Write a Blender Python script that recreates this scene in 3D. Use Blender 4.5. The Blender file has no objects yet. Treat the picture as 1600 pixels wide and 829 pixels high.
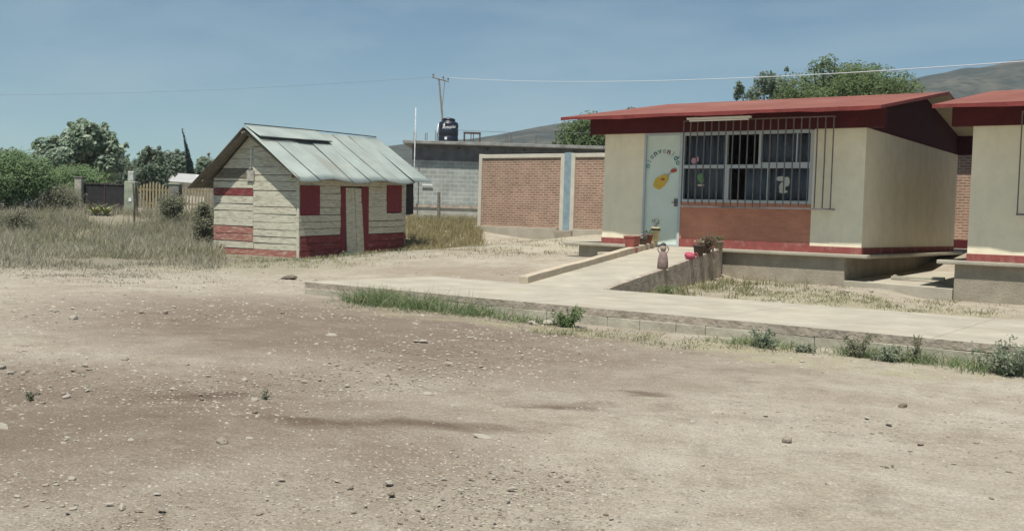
import bpy, bmesh, math, random
import numpy as np
from mathutils import Vector, Matrix, noise, Euler

random.seed(7); rng = np.random.default_rng(11)
SC = bpy.context.scene; COL = SC.collection; R = math.radians

# ------------------------------------------------------------------ scene, camera, light
W = bpy.data.worlds.new("World"); SC.world = W; W.use_nodes = True
SUN_FROM = Vector((0.30, -1.0, 2.55)).normalized()
EL = math.asin(SUN_FROM.z); AZ = math.atan2(SUN_FROM.x, SUN_FROM.y)
nt = W.node_tree; nt.nodes.clear()
out = nt.nodes.new('ShaderNodeOutputWorld'); bg = nt.nodes.new('ShaderNodeBackground')
sky = nt.nodes.new('ShaderNodeTexSky'); sky.sky_type = 'NISHITA'; sky.sun_disc = False
sky.sun_elevation = EL; sky.sun_rotation = AZ; sky.altitude = 1900; sky.air_density = 1.0; sky.dust_density = .9; sky.ozone_density = 1.0
tc = nt.nodes.new('ShaderNodeTexCoord'); mp = nt.nodes.new('ShaderNodeMapping')
mp.inputs['Rotation'].default_value = (0.25, 0.1, 0.6); mp.inputs['Scale'].default_value = (1.6, 5.0, 14.0)
nz = nt.nodes.new('ShaderNodeTexNoise'); nz.inputs['Scale'].default_value = 1.3; nz.inputs['Detail'].default_value = 5; nz.inputs['Roughness'].default_value = .55
cr = nt.nodes.new('ShaderNodeValToRGB'); cr.color_ramp.elements[0].position = .44; cr.color_ramp.elements[1].position = .8
cr.color_ramp.elements[1].color = (.36, .36, .36, 1)
mx = nt.nodes.new('ShaderNodeMix'); mx.data_type = 'RGBA'; mx.inputs['B'].default_value = (6.0, 7.2, 7.8, 1)
L = nt.links.new
L(tc.outputs['Generated'], mp.inputs['Vector']); L(mp.outputs[0], nz.inputs['Vector']); L(nz.outputs['Fac'], cr.inputs['Fac'])
L(cr.outputs['Color'], mx.inputs['Factor']); tint = nt.nodes.new('ShaderNodeMix'); tint.data_type = 'RGBA'; tint.blend_type = 'MULTIPLY'; tint.inputs['Factor'].default_value = 1; tint.inputs['B'].default_value = (.79, 1.01, .97, 1)
L(sky.outputs[0], tint.inputs['A']); L(tint.outputs['Result'], mx.inputs['A']); L(mx.outputs['Result'], bg.inputs['Color'])
bg.inputs['Strength'].default_value = 0.06; L(bg.outputs[0], out.inputs['Surface'])

sl = bpy.data.lights.new("sun", 'SUN'); sl.energy = 4.3; sl.angle = R(.55); sl.color = (1.0, .955, .86)
so = bpy.data.objects.new("sun", sl); COL.objects.link(so); so.location = SUN_FROM * 200
so.rotation_euler = (-SUN_FROM).to_track_quat('-Z', 'Y').to_euler()

cd = bpy.data.cameras.new("camera"); cd.sensor_width = 36; cd.lens = 36; cd.clip_end = 8000; cd.clip_start = .05
cam = bpy.data.objects.new("camera", cd); COL.objects.link(cam); SC.camera = cam
yaw, pit, rol = .6191, .0454, .0308
fw = Vector((-math.sin(yaw) * math.cos(pit), math.cos(yaw) * math.cos(pit), -math.sin(pit)))
rt = Vector((math.cos(yaw), math.sin(yaw), 0)); up = rt.cross(fw)
r2 = rt * math.cos(rol) + up * math.sin(rol); u2 = -rt * math.sin(rol) + up * math.cos(rol)
cam.matrix_world = Matrix(((r2.x, u2.x, -fw.x, 0), (r2.y, u2.y, -fw.y, 0), (r2.z, u2.z, -fw.z, 1.5), (0, 0, 0, 1)))
SC.view_settings.view_transform = 'Standard'; SC.view_settings.look = 'None'; SC.view_settings.gamma = 1; SC.view_settings.exposure = .55
SC.render.engine = 'CYCLES'
try:
    SC.cycles.max_bounces = 6; SC.cycles.diffuse_bounces = 4; SC.cycles.volume_bounces = 0; SC.cycles.use_denoising = True
except Exception: pass

def field(d, k):                        # a spot d metres into the yard and k*d metres to the side
    l = k * d
    return (-.5803 * d + .8144 * l, .8144 * d + .5803 * l)

# ------------------------------------------------------------------ materials
MATS = {}
def mat(name, col, rough=.85, var=.18, scale=6., bump=0., bscale=40., col2=None, metal=0., detail=6, lo=.35, hi=.68, stretch=(1, 1, 1), spec=.3, trans=0., extra=None):
    if name in MATS: return MATS[name]
    m = bpy.data.materials.new(name); m.use_nodes = True; t = m.node_tree; N = t.nodes; l = t.links.new
    p = N['Principled BSDF']; p.inputs['Roughness'].default_value = rough; p.inputs['Metallic'].default_value = metal
    p.inputs['Specular IOR Level'].default_value = spec
    c = N.new('ShaderNodeTexCoord'); mpn = N.new('ShaderNodeMapping'); mpn.inputs['Scale'].default_value = stretch
    l(c.outputs['Object'], mpn.inputs['Vector'])
    n = N.new('ShaderNodeTexNoise'); n.inputs['Scale'].default_value = scale; n.inputs['Detail'].default_value = detail; n.inputs['Roughness'].default_value = .62
    l(mpn.outputs[0], n.inputs['Vector'])
    r = N.new('ShaderNodeValToRGB'); e = r.color_ramp.elements
    e[0].position = lo; e[1].position = hi
    if col2 is None: col2 = tuple(x * (1 - 2 * var) for x in col)
    e[0].color = (*col2, 1); e[1].color = (*[min(1, x * (1 + var * .5)) for x in col], 1)
    l(n.outputs['Fac'], r.inputs['Fac']); src = r.outputs['Color']
    if extra: src = extra(t, src, c)
    l(src, p.inputs['Base Color'])
    if bump:
        n2 = N.new('ShaderNodeTexNoise'); n2.inputs['Scale'].default_value = bscale; n2.inputs['Detail'].default_value = 5
        l(c.outputs['Object'], n2.inputs['Vector'])
        b = N.new('ShaderNodeBump'); b.inputs['Strength'].default_value = bump; b.inputs['Distance'].default_value = .03
        l(n2.outputs['Fac'], b.inputs['Height']); l(b.outputs[0], p.inputs['Normal'])
    if trans:
        o = N['Material Output']; tr = N.new('ShaderNodeBsdfTranslucent'); ms = N.new('ShaderNodeMixShader'); ms.inputs[0].default_value = trans
        l(src, tr.inputs['Color']); l(p.outputs[0], ms.inputs[1]); l(tr.outputs[0], ms.inputs[2]); l(ms.outputs[0], o.inputs['Surface'])
    MATS[name] = m; return m

def blotch(col, scale, lo, hi, fac=.6, stretch=(1, 1, 1), seed=0.):     # a second, larger stain layer over the first noise
    def f(t, src, c):
        N = t.nodes; l = t.links.new
        mpn = N.new('ShaderNodeMapping'); mpn.inputs['Scale'].default_value = stretch; mpn.inputs['Location'].default_value = (seed, seed * 2, seed)
        l(c.outputs['Object'], mpn.inputs['Vector'])
        n = N.new('ShaderNodeTexNoise'); n.inputs['Scale'].default_value = scale; n.inputs['Detail'].default_value = 6; n.inputs['Roughness'].default_value = .65
        l(mpn.outputs[0], n.inputs['Vector'])
        r = N.new('ShaderNodeMapRange'); r.inputs['From Min'].default_value = lo; r.inputs['From Max'].default_value = hi; r.inputs['To Max'].default_value = fac
        l(n.outputs['Fac'], r.inputs['Value'])
        m = N.new('ShaderNodeMix'); m.data_type = 'RGBA'; m.inputs['B'].default_value = (*col, 1)
        l(r.outputs[0], m.inputs['Factor']); l(src, m.inputs['A']); return m.outputs['Result']
    return f

def brickmat(name, c1, c2, mortar, bw, bh, ms, bump=.6, axis='xz', dirt=.25):
    m = bpy.data.materials.new(name); m.use_nodes = True; t = m.node_tree; N = t.nodes; l = t.links.new
    p = N['Principled BSDF']; p.inputs['Roughness'].default_value = .92; p.inputs['Specular IOR Level'].default_value = .15
    c = N.new('ShaderNodeTexCoord'); s = N.new('ShaderNodeSeparateXYZ'); k = N.new('ShaderNodeCombineXYZ')
    l(c.outputs['Object'], s.inputs[0]); l(s.outputs['XYZ'.index(axis[0].upper())], k.inputs[0]); l(s.outputs['XYZ'.index(axis[1].upper())], k.inputs[1])
    nd = N.new('ShaderNodeTexNoise'); nd.inputs['Scale'].default_value = 7; nd.inputs['Detail'].default_value = 3; l(c.outputs['Object'], nd.inputs['Vector'])
    vs = N.new('ShaderNodeVectorMath'); vs.operation = 'MULTIPLY_ADD'; vs.inputs[1].default_value = (.06, .035, 0); l(nd.outputs['Color'], vs.inputs[0]); l(k.outputs[0], vs.inputs[2])
    b = N.new('ShaderNodeTexBrick'); b.inputs['Scale'].default_value = 1; b.inputs['Brick Width'].default_value = bw; b.inputs['Row Height'].default_value = bh
    b.inputs['Mortar Size'].default_value = ms; b.inputs['Mortar Smooth'].default_value = .3; b.inputs['Bias'].default_value = 0
    b.inputs['Color1'].default_value = (*c1, 1); b.inputs['Color2'].default_value = (*c2, 1); b.inputs['Mortar'].default_value = (*mortar, 1)
    l(vs.outputs[0], b.inputs['Vector'])
    n = N.new('ShaderNodeTexNoise'); n.inputs['Scale'].default_value = 1.1; n.inputs['Detail'].default_value = 8; n.inputs['Roughness'].default_value = .7; l(c.outputs['Object'], n.inputs['Vector'])
    r = N.new('ShaderNodeMapRange'); r.inputs['From Min'].default_value = .35; r.inputs['From Max'].default_value = .7; r.inputs['To Min'].default_value = 1 - dirt; r.inputs['To Max'].default_value = 1.1
    l(n.outputs['Fac'], r.inputs['Value'])
    v = N.new('ShaderNodeVectorMath'); v.operation = 'SCALE'; l(b.outputs['Color'], v.inputs[0]); l(r.outputs[0], v.inputs['Scale']); l(v.outputs[0], p.inputs['Base Color'])
    bp = N.new('ShaderNodeBump'); bp.inputs['Strength'].default_value = bump; bp.inputs['Distance'].default_value = .015; bp.invert = True
    l(b.outputs['Fac'], bp.inputs['Height']); l(bp.outputs[0], p.inputs['Normal'])
    return m

cream = mat('cream_paint', (.86, .785, .60), .8, .04, 3, .15, 60, extra=lambda t, src, c: blotch((.55, .46, .33), 9, .6, .78, .3, (1, 1, .06), 4.)(t, blotch((.62, .53, .38), 1.4, .5, .74, .45, (1, 1, .4))(t, src, c), c))
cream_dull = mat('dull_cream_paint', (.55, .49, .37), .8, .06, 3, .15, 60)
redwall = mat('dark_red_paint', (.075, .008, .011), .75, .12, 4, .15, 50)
redbase = mat('base_red_paint', (.30, .085, .075), .8, .12, 5, .2, 50, extra=blotch((.42, .27, .22), 3, .52, .7, .6))
redroof = mat('roof_red_paint', (.225, .083, .064), .9, .12, 1.2, .35, 30, extra=blotch((.27, .125, .1), .35, .45, .65, .7))
redfascia = mat('fascia_red_paint', (.22, .045, .042), .85, .15, 3, .25, 30, extra=blotch((.42, .3, .25), 9, .68, .76, .7))
concrete = mat('pale_concrete', (.405, .37, .30), .9, .1, 1.6, .3, 25, extra=blotch((.33, .3, .23), .5, .5, .72, .5))
conc_edge = mat('rough_concrete', (.42, .36, .295), .95, .2, 5, .7, 18, extra=blotch((.29, .24, .185), 2.2, .5, .68, .6))
plinthm = mat('plinth_render', (.34, .3, .235), .95, .12, 2.5, .4, 20, extra=blotch((.23, .19, .145), .9, .48, .7, .6))
curbm = mat('curb_concrete', (.5, .43, .33), .9, .12, 4, .4, 25, extra=blotch((.38, .26, .19), 2, .5, .7, .5))
doorm = mat('pale_green_door_paint', (.63, .72, .645), .6, .04, 2, spec=.4)
frame_w = mat('white_aluminium', (.47, .515, .53), .45, .05, 3, spec=.5)
steel = mat('grey_steel_bar', (.17, .15, .145), .6, .15, 12)
curtain = mat('slate_curtain', (.13, .145, .18), .95, .1, 5, stretch=(3, 3, .3))
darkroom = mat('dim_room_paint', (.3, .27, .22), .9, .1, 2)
woodgrey = mat('weathered_wood', (.22, .195, .155), .95, .25, 5, .5, 30, stretch=(1, 1, 8))
def mkplank(name, col, bare, lo, fac, st):
    return mat(name, col, .9, .12, 4, .4, 25, stretch=st, extra=blotch(bare, 3.2, lo, lo + .16, fac, st, 3.))
plank = mkplank('cream_plank_paint', (.6, .575, .46), (.30, .26, .20), .5, .75, (1, 1, 5))
plankred = mkplank('red_plank_paint', (.215, .05, .052), (.33, .2, .165), .52, .6, (1, 1, 5))
plankpink = mkplank('worn_red_plank_paint', (.36, .15, .125), (.5, .44, .33), .5, .7, (1, 1, 5))
shutred = mat('shutter_red_paint', (.205, .04, .048), .85, .12, 4, .3, 30, stretch=(1, 1, 4), extra=blotch((.3, .17, .14), 4, .6, .75, .5))
tin = mat('corrugated_zinc', (.30, .345, .325), .5, .1, 1.2, .1, 20, metal=.35, extra=blotch((.4, .36, .3), 1.1, .58, .75, .5, (1, .4, 1)))
tinunder = mat('zinc_underside', (.26, .23, .19), .8, .2, 2, metal=.2)
asph = mat('tar_strip', (.05, .055, .055), .9)
blockm = brickmat('concrete_block', (.37, .395, .37), (.30, .33, .31), (.46, .475, .44), .42, .21, .02, .4, 'xz', .3)
blockdark = mat('grey_cement_band', (.15, .15, .155), .95, .2, 2.2, .3, 12)
blockpale = mat('pale_cement_band', (.37, .37, .33), .95, .15, 2, .3, 12)
brickm = brickmat('wall_brick', (.38, .215, .155), (.26, .145, .105), (.43, .35, .27), .27, .096, .022, .7, 'xz', .25)
brickp = brickmat('panel_brick', (.58, .26, .17), (.5, .22, .145), (.55, .27, .19), .26, .07, .008, .5, 'xz', .2)
beamw = mat('pale_beam_paint', (.55, .51, .43), .9, .08, 2, .2, 30)
bluecol = mat('blue_column_paint', (.24, .33, .38), .85, .12, 3, .2, 30)
tankm = mat('black_plastic', (.012, .016, .03), .4, .1, 3, spec=.5)
white = mat('white_paint', (.75, .76, .77), .6, .03, 3)
rust = mat('rusty_frame_paint', (.14, .09, .08), .85, .25, 9)
woodpale = mat('yellow_picket_wood', (.34, .28, .17), .85, .15, 5)
pillarm = mat('mossy_pillar_render', (.33, .36, .28), .95, .2, 3, .4, 15)
stonewall = mat('grey_field_wall', (.2, .2, .175), .95, .3, 3, .6, 8)
gateshade = mat('dark_gate_and_shade_paint', (.035, .032, .035), .8, .2, 4)  # gate colour, also used on sheets and blocks that stand in for shade
polem = mat('grey_pole_wood', (.27, .25, .22), .95, .2, 6)
cablem = mat('pale_cable', (.6, .64, .66), .5, .02)
cabled = mat('dark_cable', (.12, .13, .14), .6, .02)
barkm = mat('bark', (.13, .105, .08), .95, .25, 6, .6, 20)
lf_drg = ('brush', [(0.17, 0.18, 0.12), (0.23, 0.24, 0.165), (0.32, 0.315, 0.225)])
LEAF = {}
def leaves(name, cols, tr=.48):
    if name not in LEAF:
        LEAF[name] = [mat(f'{name}_leaf_{w}', c, .75, .12, 3, trans=tr, spec=.2) for w, c in zip(('deep', 'mid', 'light'), cols)]
    return LEAF[name]
lf_mesq = ('mesquite', [(0.1, 0.145, 0.055), (0.145, 0.2, 0.085), (0.2, 0.25, 0.125)])
lf_bush = ('fresh_bush', [(.125, .195, .085), (.18, .265, .125), (.25, .33, .18)])
lf_pale = ('broadleaf', [(0.15, 0.215, 0.14), (0.25, 0.325, 0.23), (0.48, 0.55, 0.43)])
lf_dark = ('dusky', [(0.12, 0.165, 0.115), (0.165, 0.215, 0.15), (0.24, 0.28, 0.2)])
lf_cyp = ('cypress', [(0.014, 0.027, 0.023), (0.022, 0.039, 0.033), (0.035, 0.055, 0.043)])
lf_grey = ('greyish', [(0.14, 0.155, 0.1), (0.2, 0.21, 0.145), (0.27, 0.27, 0.19)])
lf_weed = ('weed', [(0.12, 0.185, 0.075), (0.17, 0.24, 0.1), (0.23, 0.29, 0.14)])
lf_weedg = ('saltbush', [(.18, .22, .15), (.25, .29, .2), (.36, .39, .29)]) if True else ('saltbush', [(0.066, 0.09, 0.055), (0.101, 0.125, 0.082), (0.14, 0.16, 0.109)])
lf_dry = ('dry_grass', [(0.36, 0.33, 0.25), (0.46, 0.425, 0.325), (0.56, 0.52, 0.41)])
lf_drygreen = ('drying_grass', [(0.25, 0.26, 0.155), (0.34, 0.335, 0.205), (0.46, 0.43, 0.27)])
lf_strip = ('verge_grass', [(0.17, 0.24, 0.11), (0.245, 0.315, 0.155), (0.4, 0.4, 0.26)])

# ------------------------------------------------------------------ mesh builder
def tag(o, label=None, cat=None, group=None, kind=None):
    if label: o['label'] = label
    if cat: o['category'] = cat
    if group: o['group'] = group
    if kind: o['kind'] = kind
    return o
def thing(name, label, cat, loc=(0, 0, 0), rot=None, group=None):
    o = bpy.data.objects.new(name, None); COL.objects.link(o); o.empty_display_size = .2
    o.location = loc
    if rot is not None: o.rotation_euler = rot
    return tag(o, label, cat, group)
class MB:
    def __init__(s): s.v = []; s.f = []; s.m = []
    def add(s, vs, fs, m=0):
        k = len(s.v); s.v += [tuple(x) for x in vs]; s.f += [tuple(i + k for i in f) for f in fs]; s.m += [m] * len(fs); return s
    def box(s, x0, x1, y0, y1, z0, z1, m=0):
        return s.add([(x0, y0, z0), (x1, y0, z0), (x1, y1, z0), (x0, y1, z0), (x0, y0, z1), (x1, y0, z1), (x1, y1, z1), (x0, y1, z1)],
                     [(3, 2, 1, 0), (4, 5, 6, 7), (0, 1, 5, 4), (1, 2, 6, 5), (2, 3, 7, 6), (3, 0, 4, 7)], m)
    def hexa(s, p, m=0):        # 8 points: four below, four above
        return s.add(p, [(3, 2, 1, 0), (4, 5, 6, 7), (0, 1, 5, 4), (1, 2, 6, 5), (2, 3, 7, 6), (3, 0, 4, 7)], m)
    def prism(s, poly, axis, a, b, m=0):
        n = len(poly)
        def pt(u, w, t): return {'x': (t, u, w), 'y': (u, t, w), 'z': (u, w, t)}[axis]
        vs = [pt(u, w, a) for u, w in poly] + [pt(u, w, b) for u, w in poly]
        fs = [tuple(range(n))[::-1], tuple(range(n, 2 * n))] + [(i, (i + 1) % n, n + (i + 1) % n, n + i) for i in range(n)]
        return s.add(vs, fs, m)
    def tube(s, pts, rad, n=8, m=0, cap=True):
        pts = [Vector(p) for p in pts]; rad = rad if hasattr(rad, '__len__') else [rad] * len(pts)
        vs = []
        for i, p in enumerate(pts):
            d = (pts[min(i + 1, len(pts) - 1)] - pts[max(i - 1, 0)]).normalized()
            a = d.cross(Vector((0, 0, 1)) if abs(d.z) < .9 else Vector((1, 0, 0))).normalized(); b = d.cross(a)
            vs += [p + (a * math.cos(2 * math.pi * k / n) + b * math.sin(2 * math.pi * k / n)) * rad[i] for k in range(n)]
        fs = [(i * n + k, i * n + (k + 1) % n, (i + 1) * n + (k + 1) % n, (i + 1) * n + k) for i in range(len(pts) - 1) for k in range(n)]
        if cap: fs += [tuple(range(n))[::-1], tuple(range((len(pts) - 1) * n, len(pts) * n))]
        return s.add(vs, fs, m)
    def lathe(s, prof, n=24, c=(0, 0, 0), m=0):
        vs = [(c[0] + r * math.cos(2 * math.pi * k / n), c[1] + r * math.sin(2 * math.pi * k / n), c[2] + z) for r, z in prof for k in range(n)]
        fs = [(i * n + k, i * n + (k + 1) % n, (i + 1) * n + (k + 1) % n, (i + 1) * n + k) for i in range(len(prof) - 1) for k in range(n)]
        fs += [tuple(range(n))[::-1], tuple(range((len(prof) - 1) * n, len(prof) * n))]
        return s.add(vs, fs, m)
    def build(s, name, mats, parent=None, smooth=False, bevel=0., fix=True, loc=None):
        me = bpy.data.meshes.new(name); me.from_pydata(s.v, [], s.f)
        for m in (mats if isinstance(mats, (list, tuple)) else [mats]): me.materials.append(m)
        me.polygons.foreach_set('material_index', s.m)
        if fix:
            b = bmesh.new(); b.from_mesh(me); bmesh.ops.recalc_face_normals(b, faces=b.faces); b.to_mesh(me); b.free()
        if smooth: me.polygons.foreach_set('use_smooth', [True] * len(me.polygons))
        me.update()
        o = bpy.data.objects.new(name, me); COL.objects.link(o); o.parent = parent
        if loc is not None: o.location = loc
        if bevel:
            md = o.modifiers.new('bevel', 'BEVEL'); md.width = bevel; md.segments = 2; md.limit_method = 'ANGLE'
        return o
def fast(name, V, F, mi, mats, parent=None, loc=None):          # big meshes from arrays, every face with the same number of corners
    me = bpy.data.meshes.new(name); k = F.shape[1]
    me.vertices.add(len(V)); me.vertices.foreach_set('co', V.astype(np.float32).ravel())
    me.loops.add(F.size); me.loops.foreach_set('vertex_index', F.astype(np.int32).ravel())
    me.polygons.add(len(F)); me.polygons.foreach_set('loop_start', np.arange(0, F.size, k, dtype=np.int32))
    for m in mats: me.materials.append(m)
    me.polygons.foreach_set('material_index', mi.astype(np.int32)); me.update(calc_edges=True); me.validate()
    o = bpy.data.objects.new(name, me); COL.objects.link(o); o.parent = parent
    if loc is not None: o.location = loc
    return o

# ------------------------------------------------------------------ ground
def ss(t): t = np.clip(t, 0, 1); return t * t * (3 - 2 * t)
def HT(X, Y):
    X = np.asarray(X, float); Y = np.asarray(Y, float)
    d = -.5803 * X + .8144 * Y
    a = 1.3 * ss((d - 36) / 12)
    b = (.5 * ss((Y - 17) / 7) + .4 * ss((Y - 24) / 10)) * ss((-X - 9.8) / 2) * ss((X + 24.5) / 4.5)
    c = (.16 * ss((Y - 16.5) / 7) + .8 * ss((Y - 27) / 9)) * ss((-X - 5.6) / 1.2) * (1 - ss((-X - 9.8) / 2))
    b = b + c
    return b + a * np.clip(1.3 - b, 0, 2) / 1.3
def H(x, y): return float(HT(x, y))
xs = np.unique(np.concatenate([np.linspace(-3200, -150, 14), np.linspace(-150, -62, 23), np.arange(-62, -30, 1.0), np.arange(-30, 6.01, .25), np.arange(7, 45, 2.), np.linspace(60, 3200, 14)]))
ys = np.unique(np.concatenate([np.linspace(-3200, -60, 10), np.arange(-60, -4, 4.), np.arange(-4, 32, .25), np.arange(32, 70, 1.), np.linspace(75, 200, 12), np.linspace(260, 3200, 12)]))
GX, GY = np.meshgrid(xs, ys); GZ = HT(GX, GY)
near = np.exp(-((GX + 8) ** 2 + (GY - 10) ** 2) / 600.) + 1.3 * np.exp(-((GX + 19) ** 2 + (GY - 29) ** 2) / 60.)
bumps = np.array([[noise.noise((x * .35, y * .35, 0)) * .03 + noise.noise((x * 1.3, y * 1.3, 3)) * .012 for x in xs] for y in ys])
GZ = GZ + bumps * np.clip(near * 1.5, 0, 2.2)
nx, ny = len(xs), len(ys)
ii = np.arange((ny - 1) * nx).reshape(ny - 1, nx)[:, :-1].ravel()
gm = bpy.data.materials.new('dirt'); gm.use_nodes = True
def dirt(m):
    t = m.node_tree; N = t.nodes; l = t.links.new; p = N['Principled BSDF']
    p.inputs['Roughness'].default_value = .97; p.inputs['Specular IOR Level'].default_value = .1
    c = N.new('ShaderNodeTexCoord'); P = c.outputs['Object']
    def nz(scale, det=6, rough=.6, vec=P):
        n = N.new('ShaderNodeTexNoise'); n.inputs['Scale'].default_value = scale; n.inputs['Detail'].default_value = det; n.inputs['Roughness'].default_value = rough
        l(vec, n.inputs['Vector']); return n
    def mr(v, a, b, x=0, y=1):
        r = N.new('ShaderNodeMapRange'); r.interpolation_type = 'SMOOTHSTEP'
        for k, q in (('From Min', a), ('From Max', b), ('To Min', x), ('To Max', y)): r.inputs[k].default_value = q
        l(v, r.inputs['Value']); return r.outputs[0]
    def mix(f, a, b):
        x = N.new('ShaderNodeMix'); x.data_type = 'RGBA'; l(f, x.inputs['Factor'])
        for s_, q in (('A', a), ('B', b)):
            if isinstance(q, tuple): x.inputs[s_].default_value = (*q, 1)
            else: l(q, x.inputs[s_])
        return x.outputs['Result']
    def mth(op, a, b=None):
        x = N.new('ShaderNodeMath'); x.operation = op
        for i, q in enumerate((a, b)):
            if q is None: continue
            if isinstance(q, (int, float)): x.inputs[i].default_value = q
            else: l(q, x.inputs[i])
        return x.outputs[0]
    wn = nz(.45, 4); wv = N.new('ShaderNodeVectorMath'); wv.operation = 'MULTIPLY_ADD'; wv.inputs[1].default_value = (2.6, 2.6, 0)
    l(wn.outputs['Color'], wv.inputs[0]); l(P, wv.inputs[2]); WP = wv.outputs[0]        # wandering coordinates, offset by about 1.3
    def spot(x, y, rx, ry, ang=0., soft=.6, vec=None):
        mp_ = N.new('ShaderNodeMapping'); mp_.vector_type = 'TEXTURE'
        mp_.inputs['Location'].default_value = (x + (1.3 if vec is None else 0), y + (1.3 if vec is None else 0), 0); mp_.inputs['Rotation'].default_value = (0, 0, ang); mp_.inputs['Scale'].default_value = (rx, ry, 1e3)
        l(vec or WP, mp_.inputs['Vector']); ln = N.new('ShaderNodeVectorMath'); ln.operation = 'LENGTH'; l(mp_.outputs[0], ln.inputs[0])
        return mr(ln.outputs['Value'], 1.0, 1 - soft)
    col = mix(mr(nz(.9, 9, .7).outputs['Fac'], .32, .66), (.31, .268, .21), (.405, .366, .303)); col = mix(mr(nz(4.5, 6, .7).outputs['Fac'], .42, .7, 0, .35), col, (.25, .21, .155))
    # gravelly browner soil in the middle and on one side of the yard
    g = spot(-9.6, 9.6, 8.2, 4.6, R(-8), .75); g = mth('MAXIMUM', g, spot(-6.9, 4.0, 4.8, 3.9, R(20), .75))
    g = mth('MULTIPLY', g, mr(nz(1.3, 7, .65).outputs['Fac'], .25, .6, .7, 1.0))
    col = mix(mth('MULTIPLY', g, .92), col, (.172, .133, .105))
    col = mix(mth('MULTIPLY', mr(nz(2.3, 7, .7).outputs['Fac'], .5, .68), .3), col, (.13, .10, .077)); col = mix(mth('MULTIPLY', mr(nz(3.1, 7, .7).outputs['Fac'], .52, .72), .35), col, (.36, .33, .27))
    # sandy bank beside the wall, greenish dry strip by the verge and the shed
    col = mix(mth('MULTIPLY', spot(-18.5, 30, 6.0, 6.5, 0, .5), .75), col, (.40, .365, .285))
    gr = mth('MAXIMUM', spot(-22, 17.5, 5, 4, R(35), .7), spot(-27.5, 31, 3, 5.5, 0, .7)); gr = mth('MAXIMUM', gr, spot(-6.5, 11.6, 7, .9, R(0), .7)); gr = mth('MAXIMUM', gr, spot(-6, 19.5, 4.5, 3.4, 0, .7))
    col = mix(mth('MULTIPLY', gr, mr(nz(1.6, 8, .7).outputs['Fac'], .38, .65, .1, .8)), col, (.33, .305, .19))
    col = mix(mth('MULTIPLY', spot(-15.5, 19.5, 4.2, 1.7, R(10), .8), .6), col, (.25, .205, .155))
    # weedy field beyond
    col = mix(mth('MULTIPLY', spot(-33, 20, 17, 16, R(30), .5), .9), col, (.21, .19, .143))
    # damp reddish stains
    st = spot(-4.75, 5.75, 1.0, .36, R(30), .9, None)
    for a in ((-4.35, 7.35, .7, .25, R(20)), (-3.95, 8.1, .6, .22, R(20)), (-5.3, 5.4, .8, .3, R(25)), (-6.8, 5.6, .8, .35, R(30))): st = mth('MAXIMUM', st, spot(*a, .9))
    col = mix(mth('MULTIPLY', st, .72), col, (.10, .068, .05))
    # fine grit
    v = N.new('ShaderNodeTexVoronoi'); v.inputs['Scale'].default_value = 26; l(P, v.inputs['Vector'])
    gs = mth('MULTIPLY', mr(v.outputs['Distance'], .26, .14), mr(nz(3.2, 4).outputs['Fac'], .47, .6))
    col = mix(mth('MULTIPLY', gs, .55), col, (.44, .41, .34))
    v2 = N.new('ShaderNodeTexVoronoi'); v2.inputs['Scale'].default_value = 60; l(P, v2.inputs['Vector'])
    col = mix(mth('MULTIPLY', mr(v2.outputs['Distance'], .3, .1), .35), col, (.14, .115, .085))
    fine = nz(48, 7, .75); f2 = mr(fine.outputs['Fac'], .28, .72, .68, 1.26)
    sc = N.new('ShaderNodeVectorMath'); sc.operation = 'SCALE'; l(col, sc.inputs[0]); l(f2, sc.inputs['Scale'])
    l(sc.outputs[0], p.inputs['Base Color'])
    hsum = mth('ADD', mth('ADD', mth('MULTIPLY', nz(14, 8, .7).outputs['Fac'], 1.0), mth('MULTIPLY', nz(3.2, 5, .6).outputs['Fac'], 2.2)), mth('MULTIPLY', gs, .25))
    b = N.new('ShaderNodeBump'); b.inputs['Strength'].default_value = .7; b.inputs['Distance'].default_value = .04; l(hsum, b.inputs['Height']); l(b.outputs[0], p.inputs['Normal'])
dirt(gm)
g = fast('ground', np.stack([GX.ravel(), GY.ravel(), GZ.ravel()], 1), np.stack([ii, ii + 1, ii + nx + 1, ii + nx], 1), np.zeros(len(ii)), [gm])
g.data.polygons.foreach_set('use_smooth', [True] * len(g.data.polygons)); tag(g, kind='structure')

# ------------------------------------------------------------------ hills
crest = [(-400, 40), (0, 58), (300, 60), (500, 75), (600, 102), (650, 106), (740, 119), (770, 129), (800, 136), (850, 146), (880, 150), (950, 151), (1100, 146), (1250, 172), (1360, 212), (1415, 227), (1450, 238), (1530, 256), (1600, 268), (1750, 290), (2000, 250), (2300, 180)]
px = np.arange(-400, 2301, 12.); ev = np.interp(px, *zip(*crest)); ev = np.convolve(np.pad(ev, 3, 'edge'), np.ones(7) / 7, 'valid')
ds = np.concatenate([np.linspace(430, 900, 26), np.linspace(940, 1250, 8)])
V = []
for d in ds:
    sh = ss((d - 430) / 470.) if d <= 900 else 1 - .55 * ss((d - 900) / 350.)
    for q, e in zip(px, ev):
        x, y = field(d, (q - 800) / 1600.)
        n = noise.fractal((x / 130., y / 130., 0), 1., 2.1, 5) * 12 * min(1, (d - 430) / 200.) * (1 if d < 860 or d > 930 else .35)
        V.append((x, y, 1.2 + (e / 1600. * 900) * sh + n * .6 * (.3 + e / 260.)))
k = len(px); ii = np.array([r * k + c for r in range(len(ds) - 1) for c in range(k - 1)])
hillm = mat('dry_scrub_hillside', (.085, .08, .06), .95, .2, .03, col2=(.022, .03, .024), detail=12, lo=.38, hi=.64, extra=blotch((.014, .022, .017), .11, .47, .6, .8))
hl = fast('hills', np.array(V), np.stack([ii, ii + 1, ii + k + 1, ii + k], 1), np.zeros(len(ii)), [hillm])
hl.data.polygons.foreach_set('use_smooth', [True] * len(hl.data.polygons)); tag(hl, kind='structure')

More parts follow.
